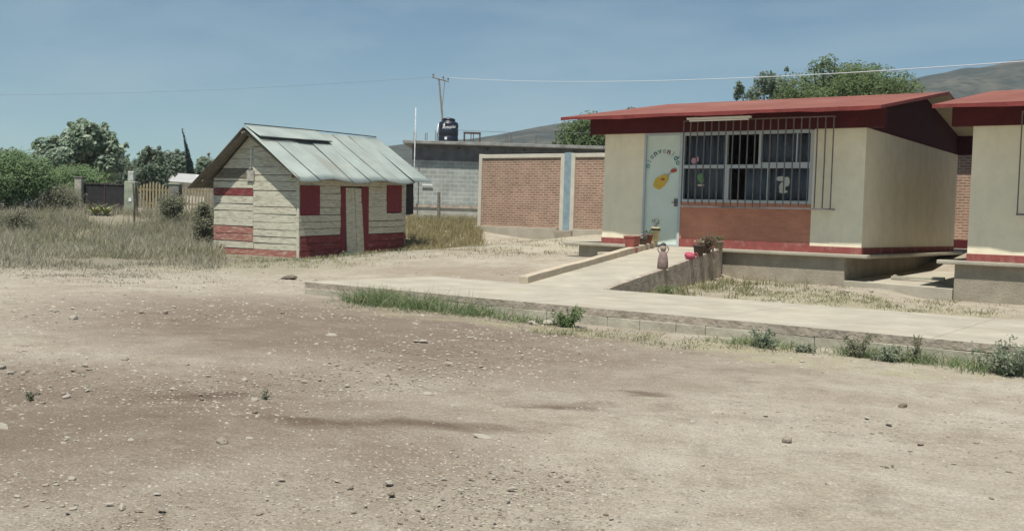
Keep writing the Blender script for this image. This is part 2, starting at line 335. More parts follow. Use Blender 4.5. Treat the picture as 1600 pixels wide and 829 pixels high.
# ------------------------------------------------------------------ walkway, ramp, slab in the gap
def sheet_edge(n, a, b, jit): return [a + (b - a) * i / n + (random.uniform(-jit, jit) if 0 < i < n else 0) for i in range(n + 1)]
mb = MB(); n = 60; x0, x1 = -13.76, 12.0
fx = [x0 + (x1 - x0) * i / n for i in range(n + 1)]
def fy(x): return 12.86 - .02 * (x + 13.7) + .05 * math.sin(x * .9) * .4
for i in range(n):
    a, b = fx[i], fx[i + 1]; w = lambda x: random.Random(int(x * 1000)).uniform(-.012, .012)
    mb.hexa([(a, fy(a) + w(a), .145 + w(a + 5)), (b, fy(b) + w(b), .145 + w(b + 5)), (b, 16.42, .05), (a, 16.42, .05), (a, fy(a) + w(a), .25), (b, fy(b) + w(b), .25), (b, 16.42, .25), (a, 16.42, .25)])
def joints(t, src, c):
    N = t.nodes; l = t.links.new; x = N.new('ShaderNodeSeparateXYZ'); l(c.outputs['Object'], x.inputs[0])
    n = N.new('ShaderNodeTexNoise'); n.inputs['Scale'].default_value = 3; n.inputs['Detail'].default_value = 6; l(c.outputs['Object'], n.inputs['Vector'])
    a = N.new('ShaderNodeMath'); a.operation = 'MULTIPLY_ADD'; a.inputs[1].default_value = .05; l(n.outputs['Fac'], a.inputs[0]); l(x.outputs['X'], a.inputs[2])
    d = N.new('ShaderNodeMath'); d.operation = 'PINGPONG'; d.inputs[1].default_value = 1.45; l(a.outputs[0], d.inputs[0])
    r = N.new('ShaderNodeMapRange'); r.inputs['From Min'].default_value = .012; r.inputs['From Max'].default_value = .006; r.inputs['To Max'].default_value = .6; l(d.outputs[0], r.inputs['Value'])
    m = N.new('ShaderNodeMix'); m.data_type = 'RGBA'; m.inputs['B'].default_value = (.16, .14, .105, 1); l(r.outputs[0], m.inputs['Factor'])
    l(blotch((.34, .29, .215), 1.1, .5, .72, .55, (1, 2, 1), 2.)(t, blotch((.29, .26, .2), 6, .62, .75, .45)(t, src, c), c), m.inputs['A']); return m.outputs['Result']
o = mb.build('walkway', [mat('walk_concrete', (.405, .37, .30), .9, .1, 1.6, .3, 25, extra=joints), conc_edge]); tag(o, kind='structure')
b_ = bmesh.new(); b_.from_mesh(o.data); bmesh.ops.remove_doubles(b_, verts=b_.verts, dist=.001)
for fc in b_.faces: fc.material_index = 1 if abs(fc.normal.z) < .5 and fc.calc_center_median().y < 14.8 else 0
b_.to_mesh(o.data); b_.free()
# rough course of blocks below the walk's lip
mb = MB(); x = x0 + .03; i = 0
blockw = mat('footing_block', (.42, .395, .315), .95, .12, 3, .4, 15, extra=blotch((.27, .22, .17), 1.3, .5, .7, .5))
while x < 11.5:
    w_ = random.choice((.4, .55, .62, .8, 1.05)) + random.uniform(-.04, .1); s_ = -.012 + random.uniform(-.008, .008)
    ya, yb = fy(x) + s_, fy(x + w_) + s_
    mb.hexa([(x, ya, -.15), (x + w_ - .007, yb, -.15), (x + w_ - .007, 15.5, -.15), (x, 15.5, -.15), (x, ya, .139), (x + w_ - .007, yb, .139), (x + w_ - .007, 15.5, .04), (x, 15.5, .04)]); x += w_
tag(mb.build('walkway_footing', blockw, bevel=.008), kind='structure')
# ramp
A0, A1 = Vector((-11.31, 16.40, .25)), Vector((-12.36, 23.86, .90)); B0, B1 = Vector((-9.60, 16.40, .25)), Vector((-10.57, 23.86, .92))
mb = MB(); dz = Vector((0, 0, .6))
for i in range(8):
    t0, t1 = i / 8, (i + 1) / 8
    a, b, c, d = A0.lerp(A1, t0), B0.lerp(B1, t0), B0.lerp(B1, t1), A0.lerp(A1, t1); q = lambda v: Vector((v.x, v.y, -.1))
    mb.hexa([q(a), q(b), q(c), q(d), a, b, c, d])
o = mb.build('ramp', [concrete]); tag(o, kind='structure')
b_ = bmesh.new(); b_.from_mesh(o.data); bmesh.ops.remove_doubles(b_, verts=b_.verts, dist=.001); b_.to_mesh(o.data); b_.free()
def curb(name, P, Q, w, h, down, lab, mm):
    s = (Q - P).cross(Vector((0, 0, 1))).normalized() * w; mb = MB(); N_ = 14
    for i in range(N_):
        j = lambda t: Vector((0, 0, h + .006 * math.sin(t * 11) + .005 * math.sin(t * 29)))
        a, b = P.lerp(Q, i / N_), P.lerp(Q, (i + 1) / N_); dn = Vector((0, 0, down)); u, v = j(i / N_), j((i + 1) / N_)
        mb.hexa([a - dn, a + s - dn, b + s - dn, b - dn, a + u, a + s + u, b + s + v, b + v])
    o = mb.build(name, mm); b_ = bmesh.new(); b_.from_mesh(o.data); bmesh.ops.remove_doubles(b_, verts=b_.verts, dist=.001)
    b_.to_mesh(o.data); b_.free(); tag(o, kind='structure')
    md = o.modifiers.new('bevel', 'BEVEL'); md.width = .012; md.segments = 2; md.limit_method = 'ANGLE'
curb('ramp_kerb', A0 + Vector((-.19, 0, -.003)), A1 + Vector((-.19, -.05, -.003)), .19, .14, .9, '', curbm)
curb('ramp_side_wall', B0 + Vector((.004, .0, 0)), B1 + Vector((.004, -.3, 0)), .13, .03, 1.1, '', conc_edge)
# stub of the wall's end, a touch higher
mb = MB(); mb.box(-13.8, -12.45, 23.2, 23.8, .2, .70); tag(mb.build('ramp_stub', curbm, bevel=.02), kind='structure')
# floor between the classrooms
mb = MB(); pts = [(-7.56, 23.98, .30), (-5.16, 23.96, .26), (-5.16, 37, .5), (-7.56, 37, .52)]
mb.hexa([(x, y, z - .4) for x, y, z in pts] + pts); tag(mb.build('alley_floor', concrete, bevel=.01), kind='structure')

# ------------------------------------------------------------------ classrooms
def text_mesh(body, size, ext, slant=0.):
    cu = bpy.data.curves.new('lettering', 'FONT'); cu.body = body; cu.size = size; cu.extrude = ext; cu.align_x = 'CENTER'; cu.align_y = 'CENTER'; cu.shear = slant; cu.offset = size * .012
    to = bpy.data.objects.new('lettering', cu); COL.objects.link(to); bpy.context.view_layer.update()
    me = bpy.data.meshes.new_from_object(to.evaluated_get(bpy.context.evaluated_depsgraph_get()))
    bpy.data.objects.remove(to); bpy.data.curves.remove(cu); return me
def paper(name, c): return mat(name, c, .8, .04, 8)

def classroom(label, loc, flip, decorated):
    t = thing('classroom_building', label, 'school building', loc)
    Lw, D, zt = 6.95, 9.26, 3.85
    def X(a, b): return (Lw - b, Lw - a) if flip else (a, b)
    class FB(MB):
        def bx(s, a, b, *r): u, v = X(a, b); return s.box(u, v, *r)
    # shell: piers, lintel strip, side and rear walls
    w = FB(); w.bx(0, 1.2, 0, .2, 1.08, zt); w.bx(5.73, Lw, 0, .2, 1.08, zt)
    w.bx(0, .2, .2, D - .2, 1.08, zt); w.bx(Lw - .2, Lw, .2, D - .2, 1.08, zt); w.bx(0, Lw, D - .2, D, 1.08, zt)
    w.build('wall', cream, t)
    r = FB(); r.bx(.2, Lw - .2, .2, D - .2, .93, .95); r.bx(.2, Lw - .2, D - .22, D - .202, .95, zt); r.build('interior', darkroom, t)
    b = FB(); b.bx(-.012, 1.2, -.012, .2, .925, 1.08); b.bx(5.73, Lw + .012, -.012, .2, .925, 1.08)
    b.bx(-.012, .2, .2, D, .925, 1.08); b.bx(Lw - .2, Lw + .012, .2, D, .925, 1.08); b.bx(2.3, 5.73, -.008, .2, .925, 1.13); b.build('base_band', redbase, t)
    p = FB(); p.bx(2.3, 5.73, .012, .18, 1.13, 2.07); p.build('brick_panel', brickp, t)
    # floor slab and footing
    s = FB()
    sx = [-1.15 + (Lw + .15 + 1.15) * i / 10 for i in range(11)]
    (s.box(-.6, Lw + .6, -.13, D + .5, .83, .92) if flip else s.box(-1.15, Lw + .17, -.13, D + .5, .83, .92)); s.build('floor_slab', concrete, t, bevel=.02)
    q = FB(); (q.box(-.24, Lw + .1, 0, D, -.4, .828) if flip else q.box(-.72, Lw - .37, 0, D, -.4, .828)); q.build('footing', plinthm, t)
    # door
    dm = FB(); dm.bx(1.25, 2.23, .06, .10, .96, 3.78); dr = dm.build('door', doorm, t)
    f = FB(); f.bx(1.2, 1.25, -.01, .14, .925, zt); f.bx(2.23, 2.3, -.01, .14, .925, zt); f.bx(1.25, 2.23, -.006, .14, 3.78, zt); f.bx(1.25, 2.23, -.01, .14, .925, .955); f.build('door_frame', frame_w, t)
    h = FB(); h.bx(2.1, 2.19, .03, .06, 1.95, 2.15); h.tube([((2.145 if not flip else Lw - 2.145), .03, 2.05), ((2.145 if not flip else Lw - 2.145), -.01, 2.05), ((2.05 if not flip else Lw - 2.05), -.01, 2.05)], .012, 6); h.build('handle', steel, dr)
    # attic beam and gables
    ov = (-.40, Lw + .42); zr = 4.97
    def zu(y): return 4.13 + (y + 1.15) * .1655 if y < 4.95 else 4.13 + .1655 * 6.1 - (y - 4.95) * .172
    g_ = MB(); a, b2 = (ov if not flip else (Lw - ov[1], Lw - ov[0]))
    poly = [(-.14, zt), (D + .14, zt), (D + .14, zu(D + .14) - .004), (4.95, zu(4.95) - .004), (-.14, zu(-.14) - .004)]
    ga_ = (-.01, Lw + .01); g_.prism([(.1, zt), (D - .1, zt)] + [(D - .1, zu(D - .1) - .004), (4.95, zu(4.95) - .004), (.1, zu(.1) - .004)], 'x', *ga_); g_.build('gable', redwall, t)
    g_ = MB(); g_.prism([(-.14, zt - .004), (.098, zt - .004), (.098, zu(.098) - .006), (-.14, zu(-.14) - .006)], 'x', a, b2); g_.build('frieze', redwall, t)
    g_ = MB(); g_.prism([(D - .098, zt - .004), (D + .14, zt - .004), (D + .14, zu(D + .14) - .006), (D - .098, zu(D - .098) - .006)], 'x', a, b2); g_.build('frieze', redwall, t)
    # roof
    rf = MB(); xa, xb = (-.70, Lw + .63) if not flip else (-.60, Lw + .7); nn = 18
    ye, yr, yb = -1.15, 4.95, 10.5; th = .085
    prof_u = [(ye, zu(ye)), (yr, zu(yr)), (yb, zu(yb))]
    for i in range(nn):
        p0, p1 = xa + (xb - xa) * i / nn, xa + (xb - xa) * (i + 1) / nn
        jj = lambda v, k: .014 * math.sin(v * 2.3 + k) + .008 * math.sin(v * 7.1 + 2 * k)
        for (ya, za), (yc, zc) in (prof_u[:2], prof_u[1:]):
            k0, k1 = (1., 0.) if ya == ye else (0., 1.)
            rf.hexa([(p0, ya + k0 * jj(p0, 1), za + k0 * jj(p0, 2)), (p1, ya + k0 * jj(p1, 1), za + k0 * jj(p1, 2)), (p1, yc, zc), (p0, yc, zc),
                     (p0, ya + k0 * jj(p0, 1), za + th), (p1, ya + k0 * jj(p1, 1), za + th), (p1, yc, zc + th), (p0, yc, zc + th)])
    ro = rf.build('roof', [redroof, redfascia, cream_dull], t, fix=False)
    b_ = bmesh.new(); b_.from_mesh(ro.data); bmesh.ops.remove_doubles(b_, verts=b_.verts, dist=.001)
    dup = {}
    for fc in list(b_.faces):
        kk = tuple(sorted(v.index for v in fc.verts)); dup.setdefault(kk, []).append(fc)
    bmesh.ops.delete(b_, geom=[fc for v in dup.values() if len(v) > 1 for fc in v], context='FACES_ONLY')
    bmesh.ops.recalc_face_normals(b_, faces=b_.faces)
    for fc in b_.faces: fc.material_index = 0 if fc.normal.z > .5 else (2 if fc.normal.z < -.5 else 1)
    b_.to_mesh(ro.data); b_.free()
    # window
    wf = FB(); z0, z1, zm = 2.07, 3.83, 2.97
    wf.bx(2.3, 2.36, -.012, .1, z0, z1); wf.bx(5.65, 5.73, -.012, .1, z0, z1); wf.bx(2.36, 5.65, -.012, .1, z0, z0 + .07); wf.bx(2.36, 5.65, -.012, .1, z1 - .07, z1 + .02)
    for a, b in ((2.36, 3.47), (3.53, 4.36), (4.42, 5.65)): wf.bx(a, b, -.006, .08, zm - .045, zm + .045 + (.05 if a > 4 else 0))
    wf.bx(3.47, 3.53, -.009, .09, z0 + .07, z1 - .07); wf.bx(4.36, 4.42, -.009, .09, zm - .045, z1 - .07); wf.bx(4.60, 4.64, -.002, .09, z0 + .07, zm - .045)
    wf.bx(3.53, 3.60, .0, .09, z0 + .07, zm - .045); wf.bx(5.3, 5.33, .0, .085, zm + .1, z1 - .07)
    win = wf.build('window', frame_w, t)
    gl = FB(); gg = bpy.data.materials.get('window_glass')
    if not gg:
        gg = bpy.data.materials.new('window_glass'); gg.use_nodes = True; pb = gg.node_tree.nodes['Principled BSDF']
        pb.inputs['Base Color'].default_value = (.9, .95, .95, 1); pb.inputs['Roughness'].default_value = .03; pb.inputs['Transmission Weight'].default_value = 1; pb.inputs['IOR'].default_value = 1.05; pb.inputs['Specular IOR Level'].default_value = .8
    gl.bx(2.36, 3.47, .04, .046, z0 + .07, zm - .045); gl.bx(2.36, 3.47, .04, .046, zm + .045, z1 - .07); gl.bx(4.42, 5.65, .04, .046, zm + .1, z1 - .07); gl.bx(3.6, 5.65, .05, .056, z0 + .07, zm - .045)
    gl.build('pane', gg, win)
    def drape(a, b, za, zb, ph, gather=0.):
        m = MB(); n_ = 26; u, v = X(a, b); vs = []
        for i in range(n_ + 1):
            x = u + (v - u) * i / n_; y = .2 + .035 * math.sin(i * 1.9 + ph) + .02 * math.sin(i * .7)
            vs += [(x, y, za), (x + gather * (n_ / 2 - i) / n_ * (v - u) * .0, y + .01, zb)]
        m.add(vs, [(2 * i, 2 * i + 2, 2 * i + 3, 2 * i + 1) for i in range(n_)])
        o = m.build('curtain', curtain, win, smooth=True, fix=False); s_ = o.modifiers.new('thick', 'SOLIDIFY'); s_.thickness = .006
    drape(2.33, 3.50, 2.05, 3.84, 0); drape(4.38, 5.72, 2.9, 3.84, 1); drape(3.95, 5.72, 2.05, 3.0, 2)
    # cut paper figures stuck behind the panes
    if decorated:
        for col, pts in (((.5, .52, .47), [(4.95, 2.67, .13, .06), (5.1, 2.6, .07, .12), (4.99, 2.46, .08, .13), (5.02, 2.36, .11, .04)]), ((.14, .3, .13), [(2.82, 2.7, .09, .1), (2.86, 2.62, .07, .07)]), ((.6, .5, .4), [(2.84, 2.5, .1, .025)]), ((.55, .3, .36), [(2.62, 3.12, .07, .08), (2.72, 3.16, .04, .07)])):
            m = MB()
            for i_, (x, z, a, b) in enumerate(pts): m.prism([(x + a * math.cos(k * math.pi / 8), z + b * math.sin(k * math.pi / 8)) for k in range(16)], 'y', .022 - i_ * .004, .025 - i_ * .004)
            m.build('paper_cutout', paper('paper_%02d' % int(col[0] * 100), col), win)
    # barred cage in front of the window
    gr = FB(); ga, gb, gz0, gz1, gy = 2.46, (5.95 if flip else 6.28), 1.95, 4.10, -.29
    for x in (ga, gb): gr.bx(x - .012, x + .012, gy - .012, gy + .012, gz0 + .018, gz1 - .012)
    gr.bx(ga - .014, gb + .014, gy - .014, gy + .014, gz1 - .014, gz1 + .014); gr.bx(ga - .02, gb + .02, gy - .016, gy + .016, gz0 - .02, gz0 + .02)
    for z in (gz0, gz1):
        for x in (ga, gb): gr.bx(x - .013, x + .013, gy + .014, -.004 if z < 3 else -.145, z - .013, z + .013)
    gw = gr.build('window_grille', steel, t)
    for i in range(1, 20):
        x = ga + (gb - ga) * i / 20; x = Lw - x if flip else x
        m = MB(); m.tube([(x, gy, gz0 + .02), (x + random.uniform(-.006, .006), gy, 3.), (x, gy, gz1 - .014)], .0165, 6); m.build('bar', steel, gw)
    # strip lamp under the eave
    m = FB(); u, v = X(2.68, 4.36); m.box(u, v, -.62, -.5, 4.10, 4.15); lp = m.build('strip_light', white, t, bevel=.01)
    m = MB(); m.tube([(u + .06, -.56, 4.075), (v - .06, -.56, 4.075)], .022, 10); m.build('lamp_tube', white, lp, smooth=True)
    for x in (2.9, 4.1): m = FB(); m.bx(x, x + .03, -.58, -.54, 4.15, 4.235); m.build('bracket', steel, lp)
    if decorated:
        cols = [(.2, .36, .34), (.34, .44, .42), (.36, .4, .42), (.07, .09, .14), (.2, .3, .26), (.42, .44, .42), (.2, .03, .03), (.42, .44, .46), (.03, .16, .2), (.1, .26, .28)]
        cx_, cz_, rr = 1.735, 2.93, .46
        for i, ch in enumerate('Bienvenido'):
            an = R(172 - i * 17.0); me = text_mesh(ch, .215, .004)
            me.materials.append(paper('letter_paper_%d' % i, cols[i])); o = bpy.data.objects.new('letter', me); COL.objects.link(o); o.parent = dr
            o.location = (cx_ + rr * math.cos(an), .052, cz_ + rr * math.sin(an)); o.rotation_euler = Euler((R(90), 0, 0)).to_matrix().to_4x4().to_euler()
            o.rotation_euler = (Matrix.Rotation(-(an - R(90)), 3, 'Y') @ Matrix.Rotation(R(90), 3, 'X')).to_euler()
        m = MB()
        def blob(x, z, a, b, y0, y1, mi, th0=0., wob=0.): m.prism([(x + (a * math.cos(q) * math.cos(th0) - b * math.sin(q) * math.sin(th0)) * (1 + wob * math.sin(5 * q)), z + (a * math.cos(q) * math.sin(th0) + b * math.sin(q) * math.cos(th0)) * (1 + wob * math.sin(5 * q))) for q in [k * math.pi / 12 for k in range(24)]], 'y', y0, y1, mi)
        th0 = R(40); blob(1.66, 2.56, .19, .15, .03, .056, 0, th0, .05); blob(1.78, 2.66, .13, .11, .026, .054, 0, th0); blob(1.76, 2.65, .06, .03, .02, .026, 1, R(8))
        m.add([(1.84, .04, 2.70), (2.02, .04, 2.84), (2.0, .04, 2.87), (1.82, .04, 2.73), (1.84, .05, 2.70), (2.02, .05, 2.84), (2.0, .05, 2.87), (1.82, .05, 2.73)], [(3, 2, 1, 0), (4, 5, 6, 7), (0, 1, 5, 4), (1, 2, 6, 5), (2, 3, 7, 6), (3, 0, 4, 7)], 2)
        blob(2.05, 2.875, .085, .05, .03, .05, 1, R(15))
        o = m.build('paper_guitar', [paper('yellow_paper', (.62, .42, .07)), paper('rust_red_paper', (.4, .09, .06)), paper('tan_paper', (.4, .42, .36))], dr)
    return t
classroom('cream school classroom with pale door, coloured greeting letters and barred window behind the ramp', (-14.14, 24, 0), False, True)
classroom('cream school classroom with red roof beyond the narrow alley, cut off by the photo edge', (-4.9, 24, -.03), True, False)

# brick building behind the alley
t = thing('brick_building', 'brick building with dark red trim glimpsed through the alley between two classrooms', 'building', (-11, 37.6, 0))
MB().box(0, 9, .0, 5, 1.25, 4.2).build('wall', brickm, t); MB().box(-.03, 9.03, -.03, 5.03, .1, 1.25).build('base_band', redwall, t)
MB().box(-.03, 9.03, -.03, 5.03, 4.2, 4.75).build('frieze', redwall, t); MB().box(-.3, 9.3, -.5, 5.4, 4.76, 4.86).build('roof', redroof, t)

# ------------------------------------------------------------------ brick boundary wall
t = thing('brick_wall', 'red brick boundary wall with pale frame and blue column beside the classroom', 'wall', (-26.84, 35.02, 0))
def panel(a, b): MB().box(a, b, .02, .2, 1.17, 4.04).build('brick_panel', brickm, t)
panel(.17, 4.18); panel(4.86, 14.5)
MB().box(0, .165, -.03, .22, .3, 4.22).build('end_post', beamw, t, bevel=.01)
m = MB(); m.box(.165, 4.18, -.03, .22, 4.04, 4.2); m.box(4.86, 14.5, -.03, .22, 4.04, 4.2); m.build('top_beam', beamw, t, bevel=.01)
m = MB(); m.box(4.18, 4.36, -.04, .22, 1.1, 4.2); m.box(4.68, 4.86, -.04, .22, 1.1, 4.2); m.build('column_edge', beamw, t, bevel=.01)
MB().box(4.36, 4.68, -.02, .22, 1.1, 4.24).build('column', bluecol, t)
m = MB(); m.box(-.12, 4.1, -.14, .3, -.2, 1.17); m.box(4.9, 14.5, -.14, .3, -.2, 1.17); m.build('footing', concrete, t, bevel=.02)
m = MB(); m.box(4.1, 4.9, -.25, .3, -.2, 1.1); m.build('column_foot', plinthm, t, bevel=.02)

# ------------------------------------------------------------------ block house, tank and what stands on its roof
hr = Euler((0, 0, R(35.47)))
t = thing('block_house', 'unfinished grey concrete block house with flat slab roof behind the brick wall', 'house', (-33.15, 37.9, 0), hr)
MB().box(0, 14, 0, 8, 2.05, 4.22).build('wall', blockm, t)
MB().box(-.05, 14, -.06, 8.05, .6, 2.05).build('cement_skirt', blockpale, t, bevel=.02)
MB().box(-.02, 14.02, -.03, 8.02, 4.22, 4.98).build('cement_band', blockdark, t)
MB().box(-.08, 14, -.12, -.062, 1.93, 2.09).build('ledge', conc_edge, t)
m = MB(); m.box(-.45, 14.3, -.45, 8.4, 4.985, 5.14); m.build('roof_slab', mat('roof_slab_cement', (.3, .3, .28), .95, .2, 2, .4, 14), t, bevel=.02)
for x in (.0, .55, 1.05, 4.5, 4.72, 5.95, 9.5):
    m = MB(); m.tube([(x, .4, 5.1), (x + .01, .4, 5.62 + .25 * math.sin(x * 7) * .4)], .018, 5); m.tube([(x + .09, .45, 5.1), (x + .08, .44, 5.6)], .018, 5); m.build('rebar', steel, t)
for x in (2.2, 3.6, 5.4, 7.8, 9.5): MB().box(x, x + .09, -.036, .0, 4.82, 4.9).build('beam_hole_shade', gateshade, t)  # solid dark blocks, the shade inside the holes put into colour
MB().box(.5, 1.0, -.1, -.06, 3.0, 3.06).build('meter_shelf', white, t)
t2 = thing('drain_pipe', 'white pvc pipe rising up the block house wall past its roof', 'pipe', (-32.72, 37.55, 0))
MB().tube([(0, 0, 2.1), (.03, -.02, 2.5), (0, 0, 3.2), (0, 0, 6.7)], .028, 10).build('tube', mat('dull_pvc', (.5, .52, .53), .6), t2, smooth=True)
MB().tube([(0, 0, 3.1), (0, 0, 3.28)], .048, 10).build('coupling', white, t2, smooth=True)
t = thing('water_tank', 'black plastic water tank with white lettering on the block house roof', 'water tank', (-32.3, 39.55, 5.14), hr)
MB().lathe([(.47, 0), (.49, .03), (.49, .3), (.475, .32), (.475, .36), (.49, .38), (.49, .68), (.475, .7), (.475, .74), (.49, .76), (.49, .93), (.44, 1.02), (.3, 1.09), (.3, 1.1)], 36).build('tank_body', tankm, t, smooth=True)
MB().lathe([(.31, 1.1), (.33, 1.12), (.33, 1.17), (.25, 1.22), (.12, 1.24)], 30).build('lid', tankm, t, smooth=True)
me = text_mesh('Rotoplas', .2, .0015, .25); me.materials.append(white)
for v in me.vertices:            # wrap the lettering round the shell
    a = v.co.x / .5 + .12; yy = v.co.y + .1 * v.co.x; zz = v.co.z; r_ = .496 + zz; v.co = (r_ * math.sin(a), -r_ * math.cos(a), yy + .76)
o = bpy.data.objects.new('lettering', me); COL.objects.link(o); o.parent = t
m = MB(); pts = [(-.34, .1), (-.24, .2), (-.2, .2), (-.2, .02), (-.25, .02), (-.26, .12)]
m.add([(.497 * math.sin(x / .5 + .1), -.497 * math.cos(x / .5 + .1), .74 + z) for x, z in pts], [tuple(range(6))]); m.build('emblem', white, t)
m = MB(); m.add([(.497 * math.sin(a), -.497 * math.cos(a), z) for a, z in ((-.3, .14), (-.05, .14), (-.05, .27), (-.3, .27))], [(0, 1, 2, 3)]); m.build('sticker', white, t)
MB().tube([(-.55, -.1, 0), (-.53, -.1, .6), (-.48, -.05, .95)], .03, 8).build('inlet_pipe', white, t, smooth=True)
t = thing('steel_stand', 'rusty open steel frame standing beside the black water tank', 'stand', (-31.55, 39.9, 5.14), hr)
for x, y in ((-.05, 0), (.72, 0), (-.05, .5), (.72, .5)): MB().box(x, x + .055, y, y + .055, 0, .52).build('leg', rust, t)
m = MB(); m.box(-.06, .785, -.01, .565, .52, .575); m.build('top_frame', rust, t)
m = MB(); m.box(.3, .34, 0, .04, 0, .52); m.box(.42, .46, 0, .04, 0, .52); m.build('brace', rust, t)
t = thing('utility_pole', 'slim leaning utility pole with short crossarm rising behind the block house', 'utility pole', (-41.3, 49.9, 1.2))
MB().tube([(.1, 0, 0), (.05, 0, 4), (.02, 0, 6.6), (-.22, -.14, 8.9)], [.085, .075, .065, .05], 8).build('pole', polem, t)
MB().tube([(-.55, -.42, 9.0), (.3, .2, 8.75)], .045, 6).build('crossarm', polem, t)
MB().tube([(.1, .06, 8.75), (-.01, 0, 7.2)], .022, 6).build('brace', polem, t)
for q in (-.45, .05, .3): MB().lathe([(.03, 0), (.05, .05), (.05, .12), (.02, .16)], 8, (q, q * .74 - .08, 8.93 - q * .28)).build('insulator', steel, t)
def cable(name, P, Q, sag, r, m_, lab):
    P, Q = Vector(P), Vector(Q)
    pts = [P.lerp(Q, i / 40) - Vector((0, 0, sag * 4 * (i / 40) * (1 - i / 40))) for i in range(41)]
    tag(MB().tube(pts, r, 6).build(name, m_, smooth=True), lab, 'cable')
cable('power_cable', (-41.2, 49.9, 10.2), (-4.57, 31.43, 6.3), .42, .016, cablem, 'long pale overhead cable running from the pole above the red roofs')
cable('power_cable', (-41.7, 49.5, 10.2), (-76.9, 37.8, 9.3), .3, .006, cabled, 'thin dark overhead cable from the pole across the sky above the wooden shed')
cable('power_cable', (-41.3, 49.9, 7.0), (-24, 44, 5.9), .15, .012, cabled, 'short low dark cable sagging behind the water tank towards the hill')

# ------------------------------------------------------------------ wooden shed
t = thing('wooden_shed', 'cream and red plank shed with corrugated zinc roof beside the dry field', 'shed', (-25.19, 23.315, .0), Matrix.Rotation(.096, 3, 'Z').to_4x4().to_euler())
t.rotation_euler = (Matrix.Rotation(.096, 3, 'Z') @ Matrix.Rotation(.03, 3, 'X')).to_euler()
GW, FL, EV, RX, RZ = 3.9, 5.85, 2.76, -2.05, 4.2
RS = random.Random(5)
def planks_x(mb, xa, xb, y0, th, rows):          # boards running along x, rows of (z0, z1, material)
    for z0, z1, mi in rows:
        j = RS.uniform(-.012, .012); k_ = RS.uniform(-.012, .012); g1 = RS.uniform(.006, .03)
        mb.hexa([(xa, y0 + j, z0 + RS.uniform(0, .012)), (xb, y0 + k_, z0 + RS.uniform(0, .012)), (xb, y0 + th, z0), (xa, y0 + th, z0), (xa, y0 + j, z1 - g1), (xb, y0 + k_, z1 - g1 + RS.uniform(-.012, .006)), (xb, y0 + th, z1 - g1), (xa, y0 + th, z1 - g1)], mi)
def roofz(x): return RZ - (x - RX) * (RZ - EV) / (0 - RX) if x > RX else RZ - (RX - x) * (RZ - 2.62) / (RX + GW)
m = MB(); PM = [plank, plankred, plankpink, woodgrey]
planks_x(m, -GW, RX - .008, 0, .03, [(.0, .22, 2), (.22, .47, 0), (.47, .72, 2), (.72, .98, 2), (.98, 1.22, 0), (1.22, 1.5, 0), (1.5, 1.74, 0), (1.74, 2.0, 0), (2.0, 2.26, 1), (2.26, 2.5, 0), (2.5, 2.6, 0)])
planks_x(m, RX + .006, 0, -.004, .03, [(.0, .22, 2), (.22, .44, 0), (.44, .66, 0), (.66, .9, 0), (.9, 1.14, 0), (1.14, 1.42, 0), (1.42, 1.66, 0), (1.66, 1.93, 0), (1.93, 2.2, 0), (2.2, 2.5, 0), (2.5, 2.72, 0)])
def slope_plank(z0, z1, right, mi=0):
    e = .06; g1 = RS.uniform(.006, .02); z1 -= g1
    def ex(z): return (RX + (RZ - e - z) * (0 - RX) / (RZ - EV)) if right else (RX - (RZ - e - z) * (RX + GW) / (RZ - 2.62))
    a0, a1 = (RX + .004, RX + .004); b0, b1 = ex(z0), ex(z1)
    if not right: a0 -= .008; a1 -= .008
    b0 = max(-GW, min(0, b0)); b1 = max(-GW, min(0, b1)); y = RS.uniform(-.01, .01)
    m.hexa([(a0, y, z0), (b0, y, z0), (b0, y + .03, z0), (a0, y + .03, z0), (a1, y, z1), (b1, y, z1), (b1, y + .03, z1), (a1, y + .03, z1)], mi)
for z0, z1 in ((2.72, 2.98), (2.98, 3.3), (3.3, 3.66), (3.66, 4.08)): slope_plank(z0, z1, True)
for z0, z1, mi in ((2.6, 2.75, 3), (2.75, 2.93, 3), (2.93, 3.25, 0), (3.25, 3.58, 0), (3.58, 4.08, 0)): slope_plank(z0, z1, False, mi)
m.build('gable_wall', PM, t)
m = MB(); m.prism([(-GW + .05, .05), (-.05, .05), (-.05, EV - .1), (RX, RZ - .15), (-GW + .05, 2.5)], 'y', .034, .05); m.build('gable_gap_shade', gateshade, t)  # dark sheet added behind the boards so their gaps look shaded
# front wall along y, facing +x
m = MB()
def planks_y(ya, yb, rows):
    for z0, z1, mi in rows:
        j = RS.uniform(-.012, .012); k_ = RS.uniform(-.012, .012); g1 = RS.uniform(.006, .026)
        m.hexa([(-.03, ya, z0), (j, ya, z0), (k_, yb, z0), (-.03, yb, z0), (-.03, ya, z1 - g1), (j, ya, z1 - g1), (k_, yb, z1 - g1), (-.03, yb, z1 - g1)], mi)
low = [(-.05, .22, 1), (.22, .46, 1), (.46, .72, 1), (.72, .95, 0), (.95, 1.18, 0), (1.18, 1.41, 0)]
low2 = [(-.05, .2, 1), (.2, .43, 1), (.43, .7, 1), (.7, .93, 0), (.93, 1.16, 0), (1.16, 1.44, 0)]
planks_y(.02, 2.09, low); planks_y(3.62, FL, low2)
mid = [(1.41, 1.66, 0), (1.66, 1.9, 0), (1.9, 2.13, 0), (2.13, 2.38, 0)]
planks_y(.98, 2.09, mid); planks_y(3.62, 4.7, mid); planks_y(5.62, FL, mid)
planks_y(.02, FL, [(2.38, 2.58, 0), (2.58, 2.76, 0)])
m.build('front_wall', PM, t)
MB().box(-.055, -.036, .04, 2.05, .0, EV - .1).build('front_gap_shade', gateshade, t); MB().box(-.055, -.036, 3.66, FL - .03, .0, EV - .1).build('front_gap_shade', gateshade, t)  # more dark sheets painting the shade between the front boards
m = MB()
